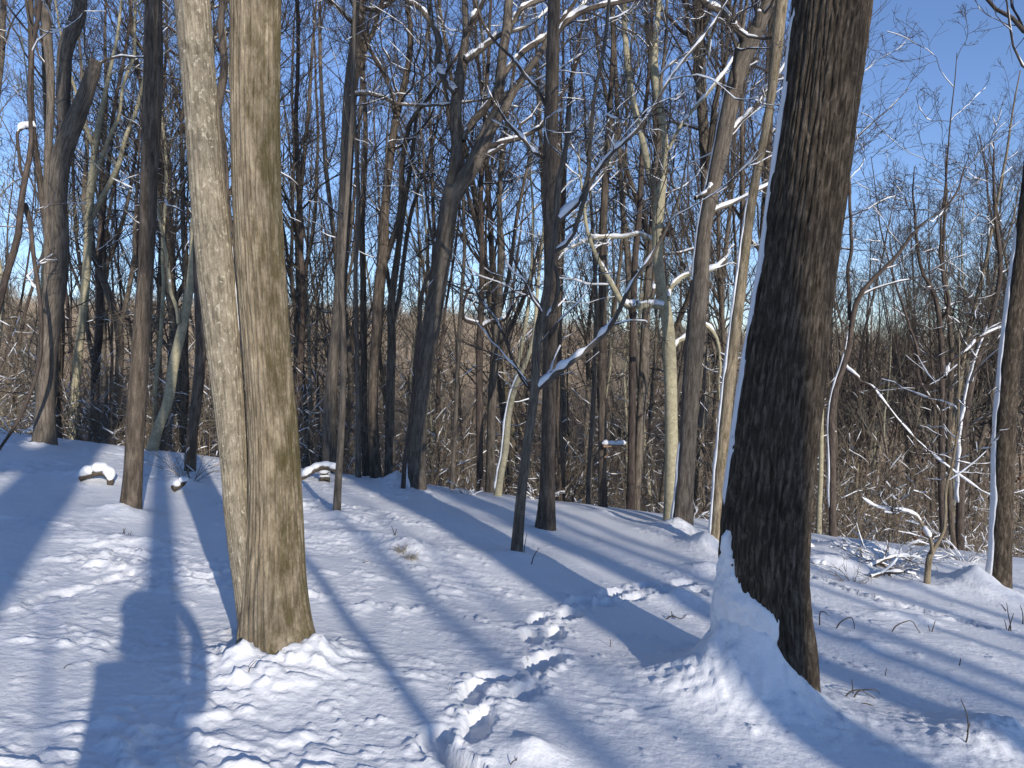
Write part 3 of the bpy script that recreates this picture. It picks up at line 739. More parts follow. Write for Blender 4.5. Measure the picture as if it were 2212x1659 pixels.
T('c13', 'thin_tree', 'thin sapling trunk between the straight dark trunk and the platform tree', 13.1, 'grey',
  [(1271, 1098, 11), (1274, 1000, 11), (1280, 900, 10), (1284, 780, 9), (1287, 650, 8), (1280, 500, 7)], ext=4, t0=.4, n1=9, seed=29, snow=.55)
T('platform_tree', 'dark_tree', 'dark upright trunk carrying the small snow-topped platform', 12.4, 'brown',
  [(1303, 1107, 19), (1301, 1000, 18), (1300, 900, 18), (1302, 717, 17), (1302, 549, 17), (1305, 430, 16), (1310, 336, 15), (1319, 202, 11), (1324, 100, 9), (1321, 0, 8)], ext=5, t0=.45, n1=14, seed=30, snow=.5)
T('c15', 'dark_tree', 'near-black trunk at the crest, first right of the platform tree', 13.3, 'dark',
  [(1361, 1117, 18), (1363, 1000, 17), (1364, 900, 16), (1368, 700, 14), (1373, 549, 14), (1381, 470, 13), (1386, 370, 11), (1392, 250, 9)], ext=5, t0=.45, n1=14, seed=31, snow=.5)
T('c16', 'brown_tree', 'brown trunk with a sunlit foot, second right of the platform tree', 13.5, 'grey',
  [(1374, 1118, 14), (1376, 1040, 15), (1381, 950, 18), (1391, 800, 22), (1395, 700, 19), (1400, 610, 15), (1408, 500, 12), (1412, 400, 10)],
  limbs=[[(1397, 690, 9), (1408, 640, 9), (1416, 560, 8)]], ext=5, t0=.4, n1=14, seed=32, snow=.5)
T('beech', 'beech_tree', 'smooth greenish grey tree with a level snow-covered branch reaching left', 11.4, 'beech',
  [(1447, 1118, 29), (1448, 1040, 28), (1450, 952, 28), (1450, 860, 28), (1447, 784, 29), (1443, 700, 27), (1428, 616, 23), (1420, 549, 22), (1420, 504, 24), (1423, 437, 25), (1434, 370, 16), (1437, 320, 15), (1428, 235, 15), (1414, 151, 18), (1418, 60, 13), (1424, 0, 11)],
  limbs=[dict(pts=[(1420, 425, 16), (1403, 370, 16), (1386, 302, 14), (1366, 218, 14), (1353, 134, 13), (1351, 34, 12), (1350, -20, 11)], ext=4, n=7),
         dict(pts=[(1432, 665, 13), (1408, 660, 14), (1386, 660, 14), (1352, 662, 13), (1336, 640, 12), (1318, 605, 11), (1300, 575, 10), (1285, 545, 9), (1270, 500, 8), (1262, 440, 7)], ext=1, n=6),
         dict(pts=[(1440, 650, 8), (1455, 615, 9), (1475, 598, 9), (1505, 590, 9), (1535, 583, 8)], ext=.6, n=4),
         dict(pts=[(1452, 760, 8), (1462, 740, 8), (1490, 725, 9), (1520, 700, 9), (1545, 720, 8), (1556, 760, 7), (1552, 830, 6)], ext=.4, n=3),
         dict(pts=[(1443, 330, 7), (1465, 280, 7), (1495, 240, 7), (1530, 200, 6), (1570, 150, 5)], ext=1, n=4),
         dict(pts=[(1418, 520, 6), (1385, 505, 7), (1350, 512, 7), (1310, 512, 7), (1270, 520, 6), (1235, 535, 5)], ext=.5, n=4)],
  ext=5, t0=.45, n1=8, seed=33, snow=.72, thick=.016, sides=18, twig=M_TWIG_PALE)
T('right_big', 'tall_tree', 'tall grey-brown trunk leaning right near the crest with snow down its left edge', 10.5, 'grey',
  [(1475, 1147, 46), (1478, 1080, 41), (1484, 1000, 38), (1492, 850, 39), (1503, 700, 41), (1513, 600, 36), (1521, 500, 31), (1541, 400, 34), (1562, 300, 35), (1582, 200, 36), (1600, 140, 38), (1619, 95, 38), (1634, 60, 30), (1652, 20, 26), (1668, -20, 25)],
  limbs=[dict(pts=[(1618, 90, 18), (1608, 72, 16), (1590, 58, 15), (1568, 36, 14), (1535, 12, 13), (1500, -10, 12)], ext=2, n=4), dict(pts=[(1630, 75, 15), (1638, 40, 16), (1640, 0, 15)], ext=2, n=4),
         dict(pts=[(1545, 400, 9), (1570, 300, 8), (1600, 262, 10), (1630, 235, 9), (1662, 190, 8), (1690, 150, 7)], ext=1, n=4),
         dict(pts=[(1516, 480, 8), (1545, 455, 9), (1580, 440, 8), (1620, 420, 7), (1650, 405, 6)], ext=.6, n=3),
         dict(pts=[(1500, 430, 7), (1522, 420, 8), (1540, 395, 7)], ext=0, n=0)],
  ext=5, t0=.5, n1=8, seed=34, snow=.65, thick=.014, sides=20, wind=[(0, 1.2, 26, .025), (3.6, 6.6, 16, .018)])
T('behind_oak', 'furrowed_tree', 'brown cracked-bark trunk partly hidden by the thick dark trunk, snow on its left', 9.2, 'tan',
  [(1541, 1187, 28), (1546, 1140, 26), (1556, 1000, 27), (1570, 885, 27), (1590, 717, 26), (1607, 560, 23), (1630, 400, 20), (1660, 250, 18), (1680, 100, 26), (1690, 0, 28)],
  ext=5, t0=.5, n1=8, seed=35, snow=.5, wind=[(0, 4.5, 30, .022)], sides=18)
T('right_edge', 'snowy_tree', 'dark trunk at the right edge with a broad snow strip and drift on its left', 8.6, 'oak',
  [(2150, 1278, 58), (2155, 1220, 54), (2163, 1106, 52), (2170, 885, 51), (2184, 717, 48), (2203, 560, 44), (2222, 400, 40), (2240, 200, 36)],
  ext=6, t0=.4, n1=10, seed=36, snow=.5, wind=[(0, 4.4, 27, .018)], sides=24)
T('small_right', 'split_sapling', 'small split-trunk sapling alone in the snow near the right edge', 8.3, 'tan',
  [(2003, 1272, 15), (2005, 1235, 14), (2012, 1198, 14), (2024, 1180, 10), (2035, 1160, 8), (2038, 1118, 8), (2047, 1050, 7), (2060, 980, 6)],
  limbs=[dict(pts=[(2010, 1195, 8), (2003, 1152, 8), (1993, 1130, 8), (1983, 1118, 8), (1946, 1105, 6), (1915, 1100, 4)], ext=.4, n=4)],
  ext=1.5, t0=.3, n1=7, seed=37, snow=.65, thick=.012, levels=3, rise=.03)
T('r1', 'leaning_tree', 'crooked snowy tree leaning right, seen just right of the thick dark trunk', 12.2, 'dark',
  [(1796, 1150, 17), (1798, 1019, 17), (1805, 851, 16), (1818, 805, 15), (1832, 767, 14), (1841, 700, 13), (1848, 660, 13), (1862, 629, 12), (1899, 589, 10), (1939, 549, 8), (1975, 500, 7), (2040, 450, 6)],
  limbs=[[(1840, 690, 9), (1837, 640, 9), (1835, 549, 8), (1840, 440, 7)], [(1826, 790, 7), (1850, 815, 7), (1880, 835, 6), (1900, 860, 5)]], ext=1, t0=.45, n1=12, seed=38, snow=.5, thick=.012, wind=[(.5, 3.6, 26, .02)])
T('r2', 'thin_tree', 'thin light pole rising just right of the thick dark trunk', 12.6, 'beech',
  [(1771, 1160, 12), (1774, 1000, 11), (1777, 850, 10), (1783, 700, 9), (1790, 560, 8)], ext=2, t0=.4, n1=10, seed=39, snow=.6)
T('r3', 'dark_tree', 'dark slender trunk branching upward in the right-hand clump by the snowy edge tree', 13, 'dark',
  [(2040, 1190, 17), (2037, 1086, 16), (2037, 851, 14), (2032, 740, 13), (2028, 690, 12), (2018, 630, 10), (1995, 590, 8), (1985, 549, 7), (1975, 480, 6)],
  limbs=[[(2036, 815, 8), (2066, 775, 8), (2100, 743, 8), (2150, 713, 7), (2190, 700, 6)], [(2032, 720, 8), (2048, 660, 8), (2040, 600, 7), (2038, 540, 6), (2030, 450, 5)], [(2037, 900, 7), (2005, 860, 7), (1985, 800, 7), (1965, 700, 6), (1940, 630, 5)]],
  ext=1, t0=.4, n1=12, seed=40, snow=.45, thick=.011)
T('r4', 'dark_tree', 'second dark stem of the right-hand clump, nearer the snowy edge tree', 13.4, 'brown',
  [(2062, 1195, 14), (2055, 1100, 13), (2050, 885, 12), (2053, 717, 11), (2045, 650, 10), (2038, 549, 8), (2045, 440, 6)], ext=1, t0=.35, n1=12, seed=41, snow=.45)
T('r5', 'leaning_tree', 'snow-plastered bent stem leaning right behind the snowy edge tree', 13.8, 'dark',
  [(2075, 1190, 20), (2078, 1050, 20), (2087, 900, 19), (2098, 830, 17), (2115, 770, 14), (2140, 700, 12), (2158, 600, 11), (2150, 480, 9)], ext=1.5, t0=.35, n1=12, seed=42, snow=.75, thick=.02, wind=[(1, 4.6, 45, .03)])

# ------------------------------------------------------------------ the wood down the slope
def make_proto(seed, H, r0, fork, t0=.35, n1=26, lean=.03, snow=.36, sparse=False):
    rng = np.random.RandomState(seed)
    K = 22
    d = np.array([rng.normal() * lean, rng.normal() * lean, 1.0]); d /= np.linalg.norm(d)
    P = [np.array([0, 0, -1.0])]
    for k in range(1, K):
        d = d + np.array([rng.normal(), rng.normal(), 0]) * (.008 if sparse else .045) + np.array([0, 0, .05]); d /= np.linalg.norm(d)
        P.append(P[-1] + d * (H + 1) / (K - 1))
    P = np.array(P); s = np.linspace(0, 1, K); r = r0 * (1 - .9 * s ** 1.25) * (1 + .3 * np.exp(-np.maximum(P[:, 2], 0) / .3)) + .008
    stems = [(P, r, n1)]
    for k in range(fork):
        i = rng.randint(int(K * .3), int(K * .6)); a = rng.uniform(0, 6.28)
        dd = np.array([math.cos(a) * .5, math.sin(a) * .5, .85]); L = (H - P[i, 2]) * rng.uniform(.6, .95); q = [P[i]]
        for j in range(14):
            dd = dd + np.array([rng.normal() * .06, rng.normal() * .06, .07]); dd /= np.linalg.norm(dd); q.append(q[-1] + dd * L / 14)
        stems.append((np.array(q), r[i] * rng.uniform(.55, .75) * (1 - .85 * np.linspace(0, 1, 15)) + .006, 12))
    G = Geo()
    for p, q, n in stems: G.tubes(p, q, 8)
    tm = G.mesh('wood_trunk', attr=True)
    C = Geo(); S = Geo()
    B1 = []; R1 = []
    for k, (p, q, n) in enumerate(stems):
        b, rr = grow(rng, p[None], q[None], n, t0 if k == 0 else .1, .98, (R(25), R(60)), (.12, .30) if k == 0 else (.2, .45), 8, .17, .15, (.22, .5), .010)
        B1.append(b); R1.append(rr)
    # low dead side branches, where the snow shows
    b, rr = grow(rng, P[None], r[None], 2 if sparse else 7, .08, .4, (R(55), R(95)), (.06, .15), 8, .2, .0, (.1, .22), .009)
    B1.append(b); R1.append(rr)
    b1 = np.concatenate(B1); r1 = np.concatenate(R1)
    C.tubes(b1, r1, 4)
    b2, r2 = grow(rng, b1, r1, 4 if sparse else 6, .2, 1, (R(25), R(60)), (.28, .55), 6, .13, .09, (.45, .7), .0065); C.tubes(b2, r2, 3)
    if sparse: return tm, C.mesh('shade_crown'), None
    b3, r3 = grow(rng, b2, r2, 6, .15, 1, (R(20), R(55)), (.3, .6), 4, .12, .07, (.5, .8), .0045); C.tubes(b3, r3, 3)
    cm = C.mesh('wood_crown')
    lowm = b1[:, 0, 2] < H * .55
    snow_tubes(S, rng, b1, r1, snow, .008, 4, 2, .84, seed)
    snow_tubes(S, rng, b2[b2[:, 0, 2] < H * .5], r2[b2[:, 0, 2] < H * .5], snow * .7, .007, 4, 2, .80, seed)
    sm = S.mesh('wood_snow')
    return tm, cm, sm
PROTO = []
_spec = [(201, 21, .14, 1, 'grey'), (202, 19, .10, 0, 'brown'), (203, 22, .165, 2, 'grey'), (204, 17, .085, 1, 'beech'), (205, 20, .12, 2, 'brown'), (206, 18, .09, 0, 'dark'), (207, 23, .15, 1, 'tan'), (208, 15, .065, 0, 'grey')]
for sd, H, r0, fk, bk in _spec:
    tm, cm, sm = make_proto(sd, H, r0, fk)
    tm.materials.append(BARK[bk]); cm.materials.append(M_TWIG_PALE if bk == 'beech' else M_TWIG); sm.materials.append(M_SNOW)
    PROTO.append((tm, cm, sm, H))
def place_tree(k, x, y, sc, rz, label, group, name='forest_tree', widen=1.0, snowy=True):
    tm, cm, sm, H = PROTO[k]
    o = thing(name, (x, y, float(land(x, y))), label, 'tree', group)
    o.scale = (sc * widen, sc * widen, sc); o.rotation_euler = (0, 0, rz)
    link('trunk', tm, None, o); link('crown', cm, None, o)
    if snowy: link('snow', sm, None, o)['kind'] = 'stuff'
    return o
ZONES = [(-400, 480, 'left of twin-trunk tree'), (480, 880, 'between twin-trunk and leaning forked trees'), (880, 1190, 'between leaning forked tree and straight dark trunk'),
         (1190, 1700, 'between straight dark and thick furrowed trunks'), (1700, 3000, 'right of thick furrowed trunk')]
rs = np.random.RandomState(77)
spots = [(b[0], b[1]) for (_, _, _, b) in TREES.values()]
n_wood = 0
for tries in range(6000):
    if n_wood >= 92: break
    y = 16 + 14 * rs.uniform() if n_wood < 20 else 28 + 50 * rs.uniform() ** .9
    px = rs.uniform(-160, 2360); x = (px - CX) / FPX * y
    if px > 1740 and y < 24: continue
    if px > 1880 and y < 30: continue
    dmin = .9 + y * .022
    if any((x - a) ** 2 + (y - b) ** 2 < dmin * dmin for a, b in spots): continue
    k = rs.randint(0, 8); H = PROTO[k][3]; sc = rs.uniform(.85, 1.2)
    if y > 30: k = rs.randint(0, 8)
    z = float(land(x, y))
    if px > 1860:
        top = rs.uniform(250, 560) - 60 * (px > 2080) + 120 * (px < 1960)
        Hn = (EYE + (775 - top) / FPX * y) - z; sc = max(.45, Hn / H)
        if sc > 1.35: continue
    spots.append((x, y)); n_wood += 1
    zone = [z_ for z_ in ZONES if z_[0] <= px < z_[1]][0][2]
    band = 'just over the crest' if y < 24 else ('partway down the slope' if y < 45 else 'far down the slope')
    look = ['twin-limbed grey', 'single-stemmed brown', 'many-limbed grey', 'pale slender', 'many-limbed brown', 'dark single-stemmed', 'twin-limbed tan', 'thin grey'][k]
    place_tree(k, x, y, sc, rs.uniform(0, 6.28), '%s tree %s, %s' % (look, band, zone), '%s trees %s, %s' % (look, band, zone))

# slim poles and saplings that fill the wood between the trunks
POLE = []
for sd, H, r0, bk in [(231, 13, .055, 'grey'), (232, 15, .07, 'brown'), (233, 11, .042, 'beech'), (234, 16, .08, 'grey'), (235, 12, .05, 'dark')]:
    tm, cm, sm = make_proto(sd, H, r0, 0, t0=.45, n1=13, lean=.05, snow=.3)
    tm.materials.append(BARK[bk]); cm.materials.append(M_TWIG_PALE if bk == 'beech' else M_TWIG); sm.materials.append(M_SNOW); POLE.append((tm, cm, sm, H))
rs = np.random.RandomState(91)
for i in range(44):
    px = rs.uniform(1780, 2330); y = rs.uniform(33, 58); x = (px - CX) / FPX * y; k = rs.randint(0, 8)
    top = rs.uniform(330, 600) - 150 * max(0, (px - 2050) / 200) + 60 * (px < 1980)
    sc = ((EYE + (775 - top) / FPX * y) - float(land(x, y))) / PROTO[k][3]
    if sc > 1.45 or sc < .4: continue
    spots.append((x, y))
    place_tree(k, x, y, sc, rs.uniform(0, 6.28), '%s tree in the haze of twigs %s the thick furrowed trunk' % (['twin-limbed grey', 'single-stemmed brown', 'many-limbed grey', 'pale slender', 'many-limbed brown', 'dark single-stemmed', 'twin-limbed tan', 'thin grey'][k], 'just right of' if px < 1960 else ('right of' if px < 2140 else 'far right of')), 'twig haze %s, %s crowns' % ('by the thick trunk' if px < 1960 else ('at right' if px < 2140 else 'at the right edge'), ['grey forked', 'brown', 'grey spreading', 'pale', 'brown spreading', 'dark', 'tan', 'thin grey'][k]))
rs = np.random.RandomState(178); n_pole = 0
for tries in range(6000):
    if n_pole >= 115: break
    y = 14.5 + 10 * rs.uniform() if n_pole < 34 else 24 + 42 * rs.uniform(); px = rs.uniform(-60, 2290); x = (px - CX) / FPX * y
    if px > 1760 and y < 17: continue
    if any((x - a) ** 2 + (y - b) ** 2 < (.35 + .012 * y) ** 2 for a, b in spots): continue
    k = rs.randint(0, 5); sc = rs.uniform(.75, 1.25)
    if px > 1860:
        top = rs.uniform(380, 700); sc = ((EYE + (775 - top) / FPX * y) - float(land(x, y))) / POLE[k][3]
        if sc > 1.5 or sc < .3: continue
    spots.append((x, y)); n_pole += 1
    zone = [z_ for z_ in ZONES if z_[0] <= px < z_[1]][0][2]
    band = 'just over the crest' if y < 22 else ('partway down the slope' if y < 38 else 'far down the slope')
    look = ['thin grey pole', 'thin brown pole', 'pale sapling pole', 'taller grey pole', 'blackish sapling pole'][k]
    P_ = PROTO; PROTO = POLE
    o = place_tree(k, x, y, sc, rs.uniform(0, 6.28), '%s %s, %s' % (look, band, zone), '%ss %s, %s' % (look, band, zone), 'pole_tree')
    PROTO = P_

# scattering for what nobody could count
def two_mat(name, G1, m1, G2, m2):
    n1 = sum(len(q) for q in G1.Q)
    G = Geo(); G.V = G1.V + G2.V; G.Q = G1.Q + [q + G1.n for q in G2.Q]; G.A = G1.A + G2.A
    me = G.mesh(name); me.materials.append(m1); me.materials.append(m2)
    mi = np.zeros(len(me.polygons), np.int32); mi[n1:] = 1; me.polygons.foreach_set('material_index', mi)
    return me
def scatter(name, label, cat, pts, sc, protos, seed):
    rs = np.random.RandomState(seed); n = len(pts)
    me = bpy.data.meshes.new(name); me.vertices.add(n); me.vertices.foreach_set('co', np.asarray(pts, np.float32).ravel())
    for an, v in (('sc', sc), ('rz', rs.uniform(0, 6.28, n)), ('pick', rs.randint(0, len(protos), n))):
        if an == 'pick': a = me.attributes.new(an, 'INT', 'POINT'); a.data.foreach_set('value', np.asarray(v, np.int32))
        else: a = me.attributes.new(an, 'FLOAT', 'POINT'); a.data.foreach_set('value', np.asarray(v, np.float32))
    me.update()
    o = bpy.data.objects.new(name, me); COL.objects.link(o); tag(o, label, cat, None, 'stuff')
    ng = bpy.data.node_groups.new(name, 'GeometryNodeTree')
    ng.interface.new_socket('Geometry', in_out='INPUT', socket_type='NodeSocketGeometry'); ng.interface.new_socket('Geometry', in_out='OUTPUT', socket_type='NodeSocketGeometry')
    N = ng.nodes; L = ng.links
    gi = N.new('NodeGroupInput'); go = N.new('NodeGroupOutput'); iop = N.new('GeometryNodeInstanceOnPoints'); g2i = N.new('GeometryNodeGeometryToInstance')
    for pm in reversed(protos):
        ob = bpy.data.objects.new(name + '_piece', pm)
        oi = N.new('GeometryNodeObjectInfo'); oi.inputs['Object'].default_value = ob; oi.inputs['As Instance'].default_value = True
        L.new(oi.outputs['Geometry'], g2i.inputs[0])
    g2 = N.new('GeometryNodeJoinGeometry')
    for l in list(L): L.remove(l)
    for nn in [n_ for n_ in N if n_.bl_idname == 'GeometryNodeObjectInfo']: L.new(nn.outputs['Geometry'], g2.inputs[0])
    def attr(nm, t):
        a = N.new('GeometryNodeInputNamedAttribute'); a.data_type = t; a.inputs['Name'].default_value = nm
        return [s_ for s_ in a.outputs if s_.enabled and s_.name == 'Attribute'][0]
    cmb = N.new('ShaderNodeCombineXYZ'); L.new(attr('rz', 'FLOAT'), cmb.inputs[2])
    L.new(gi.outputs[0], iop.inputs['Points']); L.new(g2.outputs[0], iop.inputs['Instance']); iop.inputs['Pick Instance'].default_value = True
    L.new(attr('pick', 'INT'), iop.inputs['Instance Index']); L.new(cmb.outputs[0], iop.inputs['Rotation']); L.new(attr('sc', 'FLOAT'), iop.inputs['Scale'])
    L.new(iop.outputs[0], go.inputs[0])
    md = o.modifiers.new('scatter', 'NODES'); md.node_group = ng
    return o

def brush_proto(seed, H, n):
    rng = np.random.RandomState(seed); a = rng.uniform(0, 6.28, n); rad = rng.uniform(0, .5, n)
    P = np.zeros((n, 8, 3)); P[:, 0] = np.stack([np.cos(a) * rad, np.sin(a) * rad, 0 * a - .3], 1)
    d = np.stack([np.cos(a) * .2, np.sin(a) * .2, 1 + 0 * a], 1) + rng.normal(size=(n, 3)) * .12; L = H * rng.uniform(.5, 1.1, n)
    for k in range(1, 8):
        d = d + rng.normal(size=(n, 3)) * .10 + np.array([0, 0, .03]); d /= np.linalg.norm(d, axis=1, keepdims=True); P[:, k] = P[:, k - 1] + d * (L / 7)[:, None]
    r = np.linspace(1, .4, 8)[None] * rng.uniform(.006, .013, n)[:, None] * (H / 2) ** .5
    G = Geo(); S = Geo(); G.tubes(P, r, 3)
    b1, r1 = grow(rng, P, r, 5, .2, 1, (R(30), R(75)), (.25, .55), 6, .12, .04, (.5, .8), .005); G.tubes(b1, r1, 3)
    b2, r2 = grow(rng, b1, r1, 4, .1, 1, (R(30), R(70)), (.3, .6), 4, .11, .02, (.6, .9), .004); G.tubes(b2, r2, 3)
    snow_tubes(S, rng, P, r, .34, .014, 5, 3, .97, seed); snow_tubes(S, rng, b1, r1, .29, .014, 5, 3, .86, seed)
    return two_mat('brush', G, M_BRUSH, S, M_SNOW)
rs = np.random.RandomState(5)
bp = [brush_proto(300 + i, [1.6, 2.4, 3.4, 4.6, 1.1][i], [10, 8, 6, 5, 12][i]) for i in range(5)]
pts = []; scs = []
for i in range(760):
    y = 14.2 + 60 * rs.uniform() ** 1.3; px = rs.uniform(-200, 2400); x = (px - CX) / FPX * y
    s_ = rs.uniform(.6, 1.25)
    pts.append((x, y, float(land(x, y)) - .1)); scs.append(s_)
scatter('thicket', 'tangle of brown brush and saplings dotted with snow down the slope', 'thicket', pts, scs, bp, 6)

def far_proto(seed, H):
    rng = np.random.RandomState(seed)
    P = np.zeros((1, 8, 3)); P[0, :, 2] = np.linspace(-1, H, 8); P[0, 1:, :2] = np.cumsum(rng.normal(size=(7, 2)) * .25, 0)
    r = (np.linspace(.16, .03, 8))[None]
    G = Geo(); G.tubes(P, r, 4)
    b1, r1 = grow(rng, P, r, 24, .2, 1, (R(25), R(60)), (.2, .42), 5, .13, .14, (.3, .6), .03); G.tubes(b1, r1, 3)
    b2, r2 = grow(rng, b1, r1, 7, .2, 1, (R(25), R(60)), (.3, .6), 4, .13, .1, (.5, .8), .022); G.tubes(b2, r2, 3)
    b3, r3 = grow(rng, b2, r2, 3, .2, 1, (R(25), R(60)), (.3, .6), 3, .13, .1, (.6, .9), .018); G.tubes(b3, r3, 3)
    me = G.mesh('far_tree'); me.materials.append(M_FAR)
    return me
fp = [far_proto(400 + i, [15, 17, 19, 14][i]) for i in range(4)]
rs = np.random.RandomState(9)
pts = []; scs = []
for i in range(7500):
    y = 70 + 330 * rs.uniform() ** .9; px = rs.uniform(-200, 2400); x = (px - CX) / FPX * y
    pts.append((x, y, float(land(x, y)))); scs.append(rs.uniform(.7, 1.1))
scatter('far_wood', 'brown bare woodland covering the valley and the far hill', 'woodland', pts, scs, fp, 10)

# ------------------------------------------------------------------ trees behind the viewpoint, whose shadows lie on the snow
SHADE = []
for sd, H, r0, fk in [(221, 21, .30, 1), (222, 18, .14, 0), (223, 14, .06, 0)]:
    tm, cm, _ = make_proto(sd, H, r0, fk, t0=.78, n1=5, lean=.0, sparse=True)
    tm.materials.append(BARK['grey']); cm.materials.append(M_TWIG); SHADE.append((tm, cm, r0))
def shade_tree(q, yb, rad, label):
    x = q + .12 - math.tan(SUN_AZ) * yb
    k = 0 if rad > .22 else (1 if rad > .08 else 2)
    tm, cm, r0 = SHADE[k]
    o = thing('shade_tree', (x, yb, float(land(x, yb))), label, 'tree', 'trees behind the viewpoint')
    o.rotation_euler = (0, 0, q * 2.3); w = rad / r0
    a = link('trunk', tm, None, o); a.scale = (w, w, 1)
    b = link('crown', cm, None, o); b.scale = (w, w, 1)
for k, q, yb, rad, lb in [
        (6, -1.50, -7, .42, 'casting the broad shadow at the left edge'), (2, -2.5, -9, .40, 'farthest left, widening the left edge shadow'),
        (1, -.16, -6.5, .14, 'casting the long shadow above the photographer shadow'), (7, 1.13, -6, .055, 'casting the thin shadow right of the twin-trunk tree'),
        (5, 1.80, -17, .11, 'casting the soft shadow left of the footprints'), (3, 2.50, -22, .10, 'casting the faint shadow over the footprints'),
        (2, 3.42, -9, .36, 'shading the thick furrowed trunk'), (6, 4.6, -12, .25, 'casting the wide shadow right of the thick furrowed trunk'),
        (1, 5.35, -15, .15, 'casting the first band over the right-hand snow'), (4, 6.1, -19, .16, 'casting the second band over the right-hand snow'),
        (5, 5.0, -26, .12, 'casting a soft band behind the young tree'), (0, 7.6, -24, .2, 'casting the third band over the right-hand snow'), (3, 8.7, -18, .13, 'casting the fourth band over the right-hand snow'), (1, 9.6, -26, .12, 'casting the fifth band over the right-hand snow'), (1, 6.85, -14, .09, 'casting a narrow band between the wider right-hand bands'), (1, 10.8, -20, .16, 'casting the outermost band over the right-hand snow'), (1, 5.75, -28, .10, 'casting a faint narrow band near the heaped branches'), (1, 3.95, -30, .10, 'casting a faint band past the young tree'), (1, 2.05, -30, .09, 'casting a very faint band at mid picture')]:
    shade_tree(q, yb, rad, 'tree behind the viewpoint ' + lb)

# ------------------------------------------------------------------ the person taking the picture (only the shadow is in view)
def skin_body(name, verts, edges, root, m, sub=2):
    me = bpy.data.meshes.new(name); me.from_pydata([v[:3] for v in verts], edges, [])
    o = bpy.data.objects.new(name, me); COL.objects.link(o)
    md = o.modifiers.new('skin', 'SKIN'); md.use_smooth_shade = True
    for k, v in enumerate(verts):
        sv = me.skin_vertices[0].data[k]; sv.radius = (v[3], v[4] if len(v) > 4 else v[3]); sv.use_root = (k == root)
    sm_ = o.modifiers.new('sub', 'SUBSURF'); sm_.levels = sub; sm_.render_levels = sub
    me.materials.append(m)
    return o
M_COAT = plain('coat_cloth', (.035, .045, .07), .85, .2, 40)
M_KNIT = plain('knit_hat', (.10, .035, .03), .95, .2, 60)
M_BLACK = plain('phone_black', (.02, .02, .022), .3, .1, 5)
PX, PY = .05, -.44
pz = gz(PX, PY)
bv = [(PX, PY, pz + .98, .135, .10), (PX, PY, pz + 1.15, .125, .10), (PX, PY, pz + 1.32, .13, .10), (PX, PY + .01, pz + 1.44, .10, .09), (PX - .01, PY + .03, pz + 1.55, .065), (PX - .02, PY + .05, pz + 1.64, .085, .10), (PX - .02, PY + .05, pz + 1.74, .075, .085),
      (PX + .14, PY, pz + 1.38, .065), (PX + .30, PY + .08, pz + 1.22, .05), (PX + .235, PY + .28, pz + 1.44, .038), (PX + .115, PY + .405, pz + 1.55, .033),
      (PX - .12, PY, pz + 1.38, .062), (PX - .12, PY + .14, pz + 1.18, .05), (PX - .09, PY + .30, pz + 1.33, .043), (PX - .055, PY + .385, pz + 1.42, .036),
      (PX + .10, PY, pz + .88, .10), (PX + .12, PY + .03, pz + .50, .075), (PX + .12, PY, pz + .10, .055), (PX + .13, PY + .14, pz + .05, .05),
      (PX - .10, PY, pz + .88, .10), (PX - .12, PY + .03, pz + .50, .075), (PX - .12, PY, pz + .10, .055), (PX - .13, PY + .14, pz + .05, .05)]
be = [(0, 1), (1, 2), (2, 3), (3, 4), (4, 5), (5, 6), (2, 7), (7, 8), (8, 9), (9, 10), (2, 11), (11, 12), (12, 13), (13, 14), (0, 15), (15, 16), (16, 17), (17, 18), (0, 19), (19, 20), (20, 21), (21, 22)]
# fingers of the raised hand round the phone, and of the hanging hand
hx, hy, hz = bv[10][:3]
for k in range(4):
    n0 = len(bv); zz = hz + .045 - .022 * k
    bv += [(hx - .02, hy - .0, zz, .010), (hx - .035, hy + .022, zz + .004, .009), (hx - .06, hy + .020, zz + .004, .008)]
    be += [(10, n0), (n0, n0 + 1), (n0 + 1, n0 + 2)]
n0 = len(bv); bv += [(hx - .02, hy - .02, hz + .03, .011), (hx - .045, hy - .022, hz + .05, .009)]; be += [(10, n0), (n0, n0 + 1)]
lx, ly, lz = bv[14][:3]
for k in range(4):
    n0 = len(bv); bv += [(lx + .03, ly + .01, lz + .05 - .02 * k, .010), (lx + .06, ly + .022, lz + .06 - .02 * k, .008)]; be += [(14, n0), (n0, n0 + 1)]
n0 = len(bv); bv += [(lx + .01, ly - .01, lz + .05, .011), (lx + .03, ly - .012, lz + .08, .009)]; be += [(14, n0), (n0, n0 + 1)]
person = skin_body('person', bv, be, 0, M_COAT)
tag(person, 'person in dark coat standing behind the viewpoint, one arm raised with a phone', 'person')
g = Geo(); u = np.linspace(0, 1, 9)
g.tubes(np.stack([0 * u + PX - .02, 0 * u + PY + .05, pz + 1.67 + .13 * u], 1), .096 * np.sqrt(np.clip(1 - (u * .97) ** 2.4, .001, 1)), 20, cap=True)
link('knit_hat', g.mesh('knit_hat'), M_KNIT, person)
bm = bmesh.new(); bmesh.ops.create_cube(bm, size=1); bmesh.ops.scale(bm, vec=(.146, .008, .072), verts=bm.verts); bmesh.ops.bevel(bm, geom=bm.edges[:], offset=.0035, segments=2, affect='EDGES')
me = bpy.data.meshes.new('phone'); bm.to_mesh(me); bm.free()
tag(link('phone', me, M_BLACK, None, (.05, -.03, EYE - .015)), 'thin black phone held up at the viewpoint', 'phone')

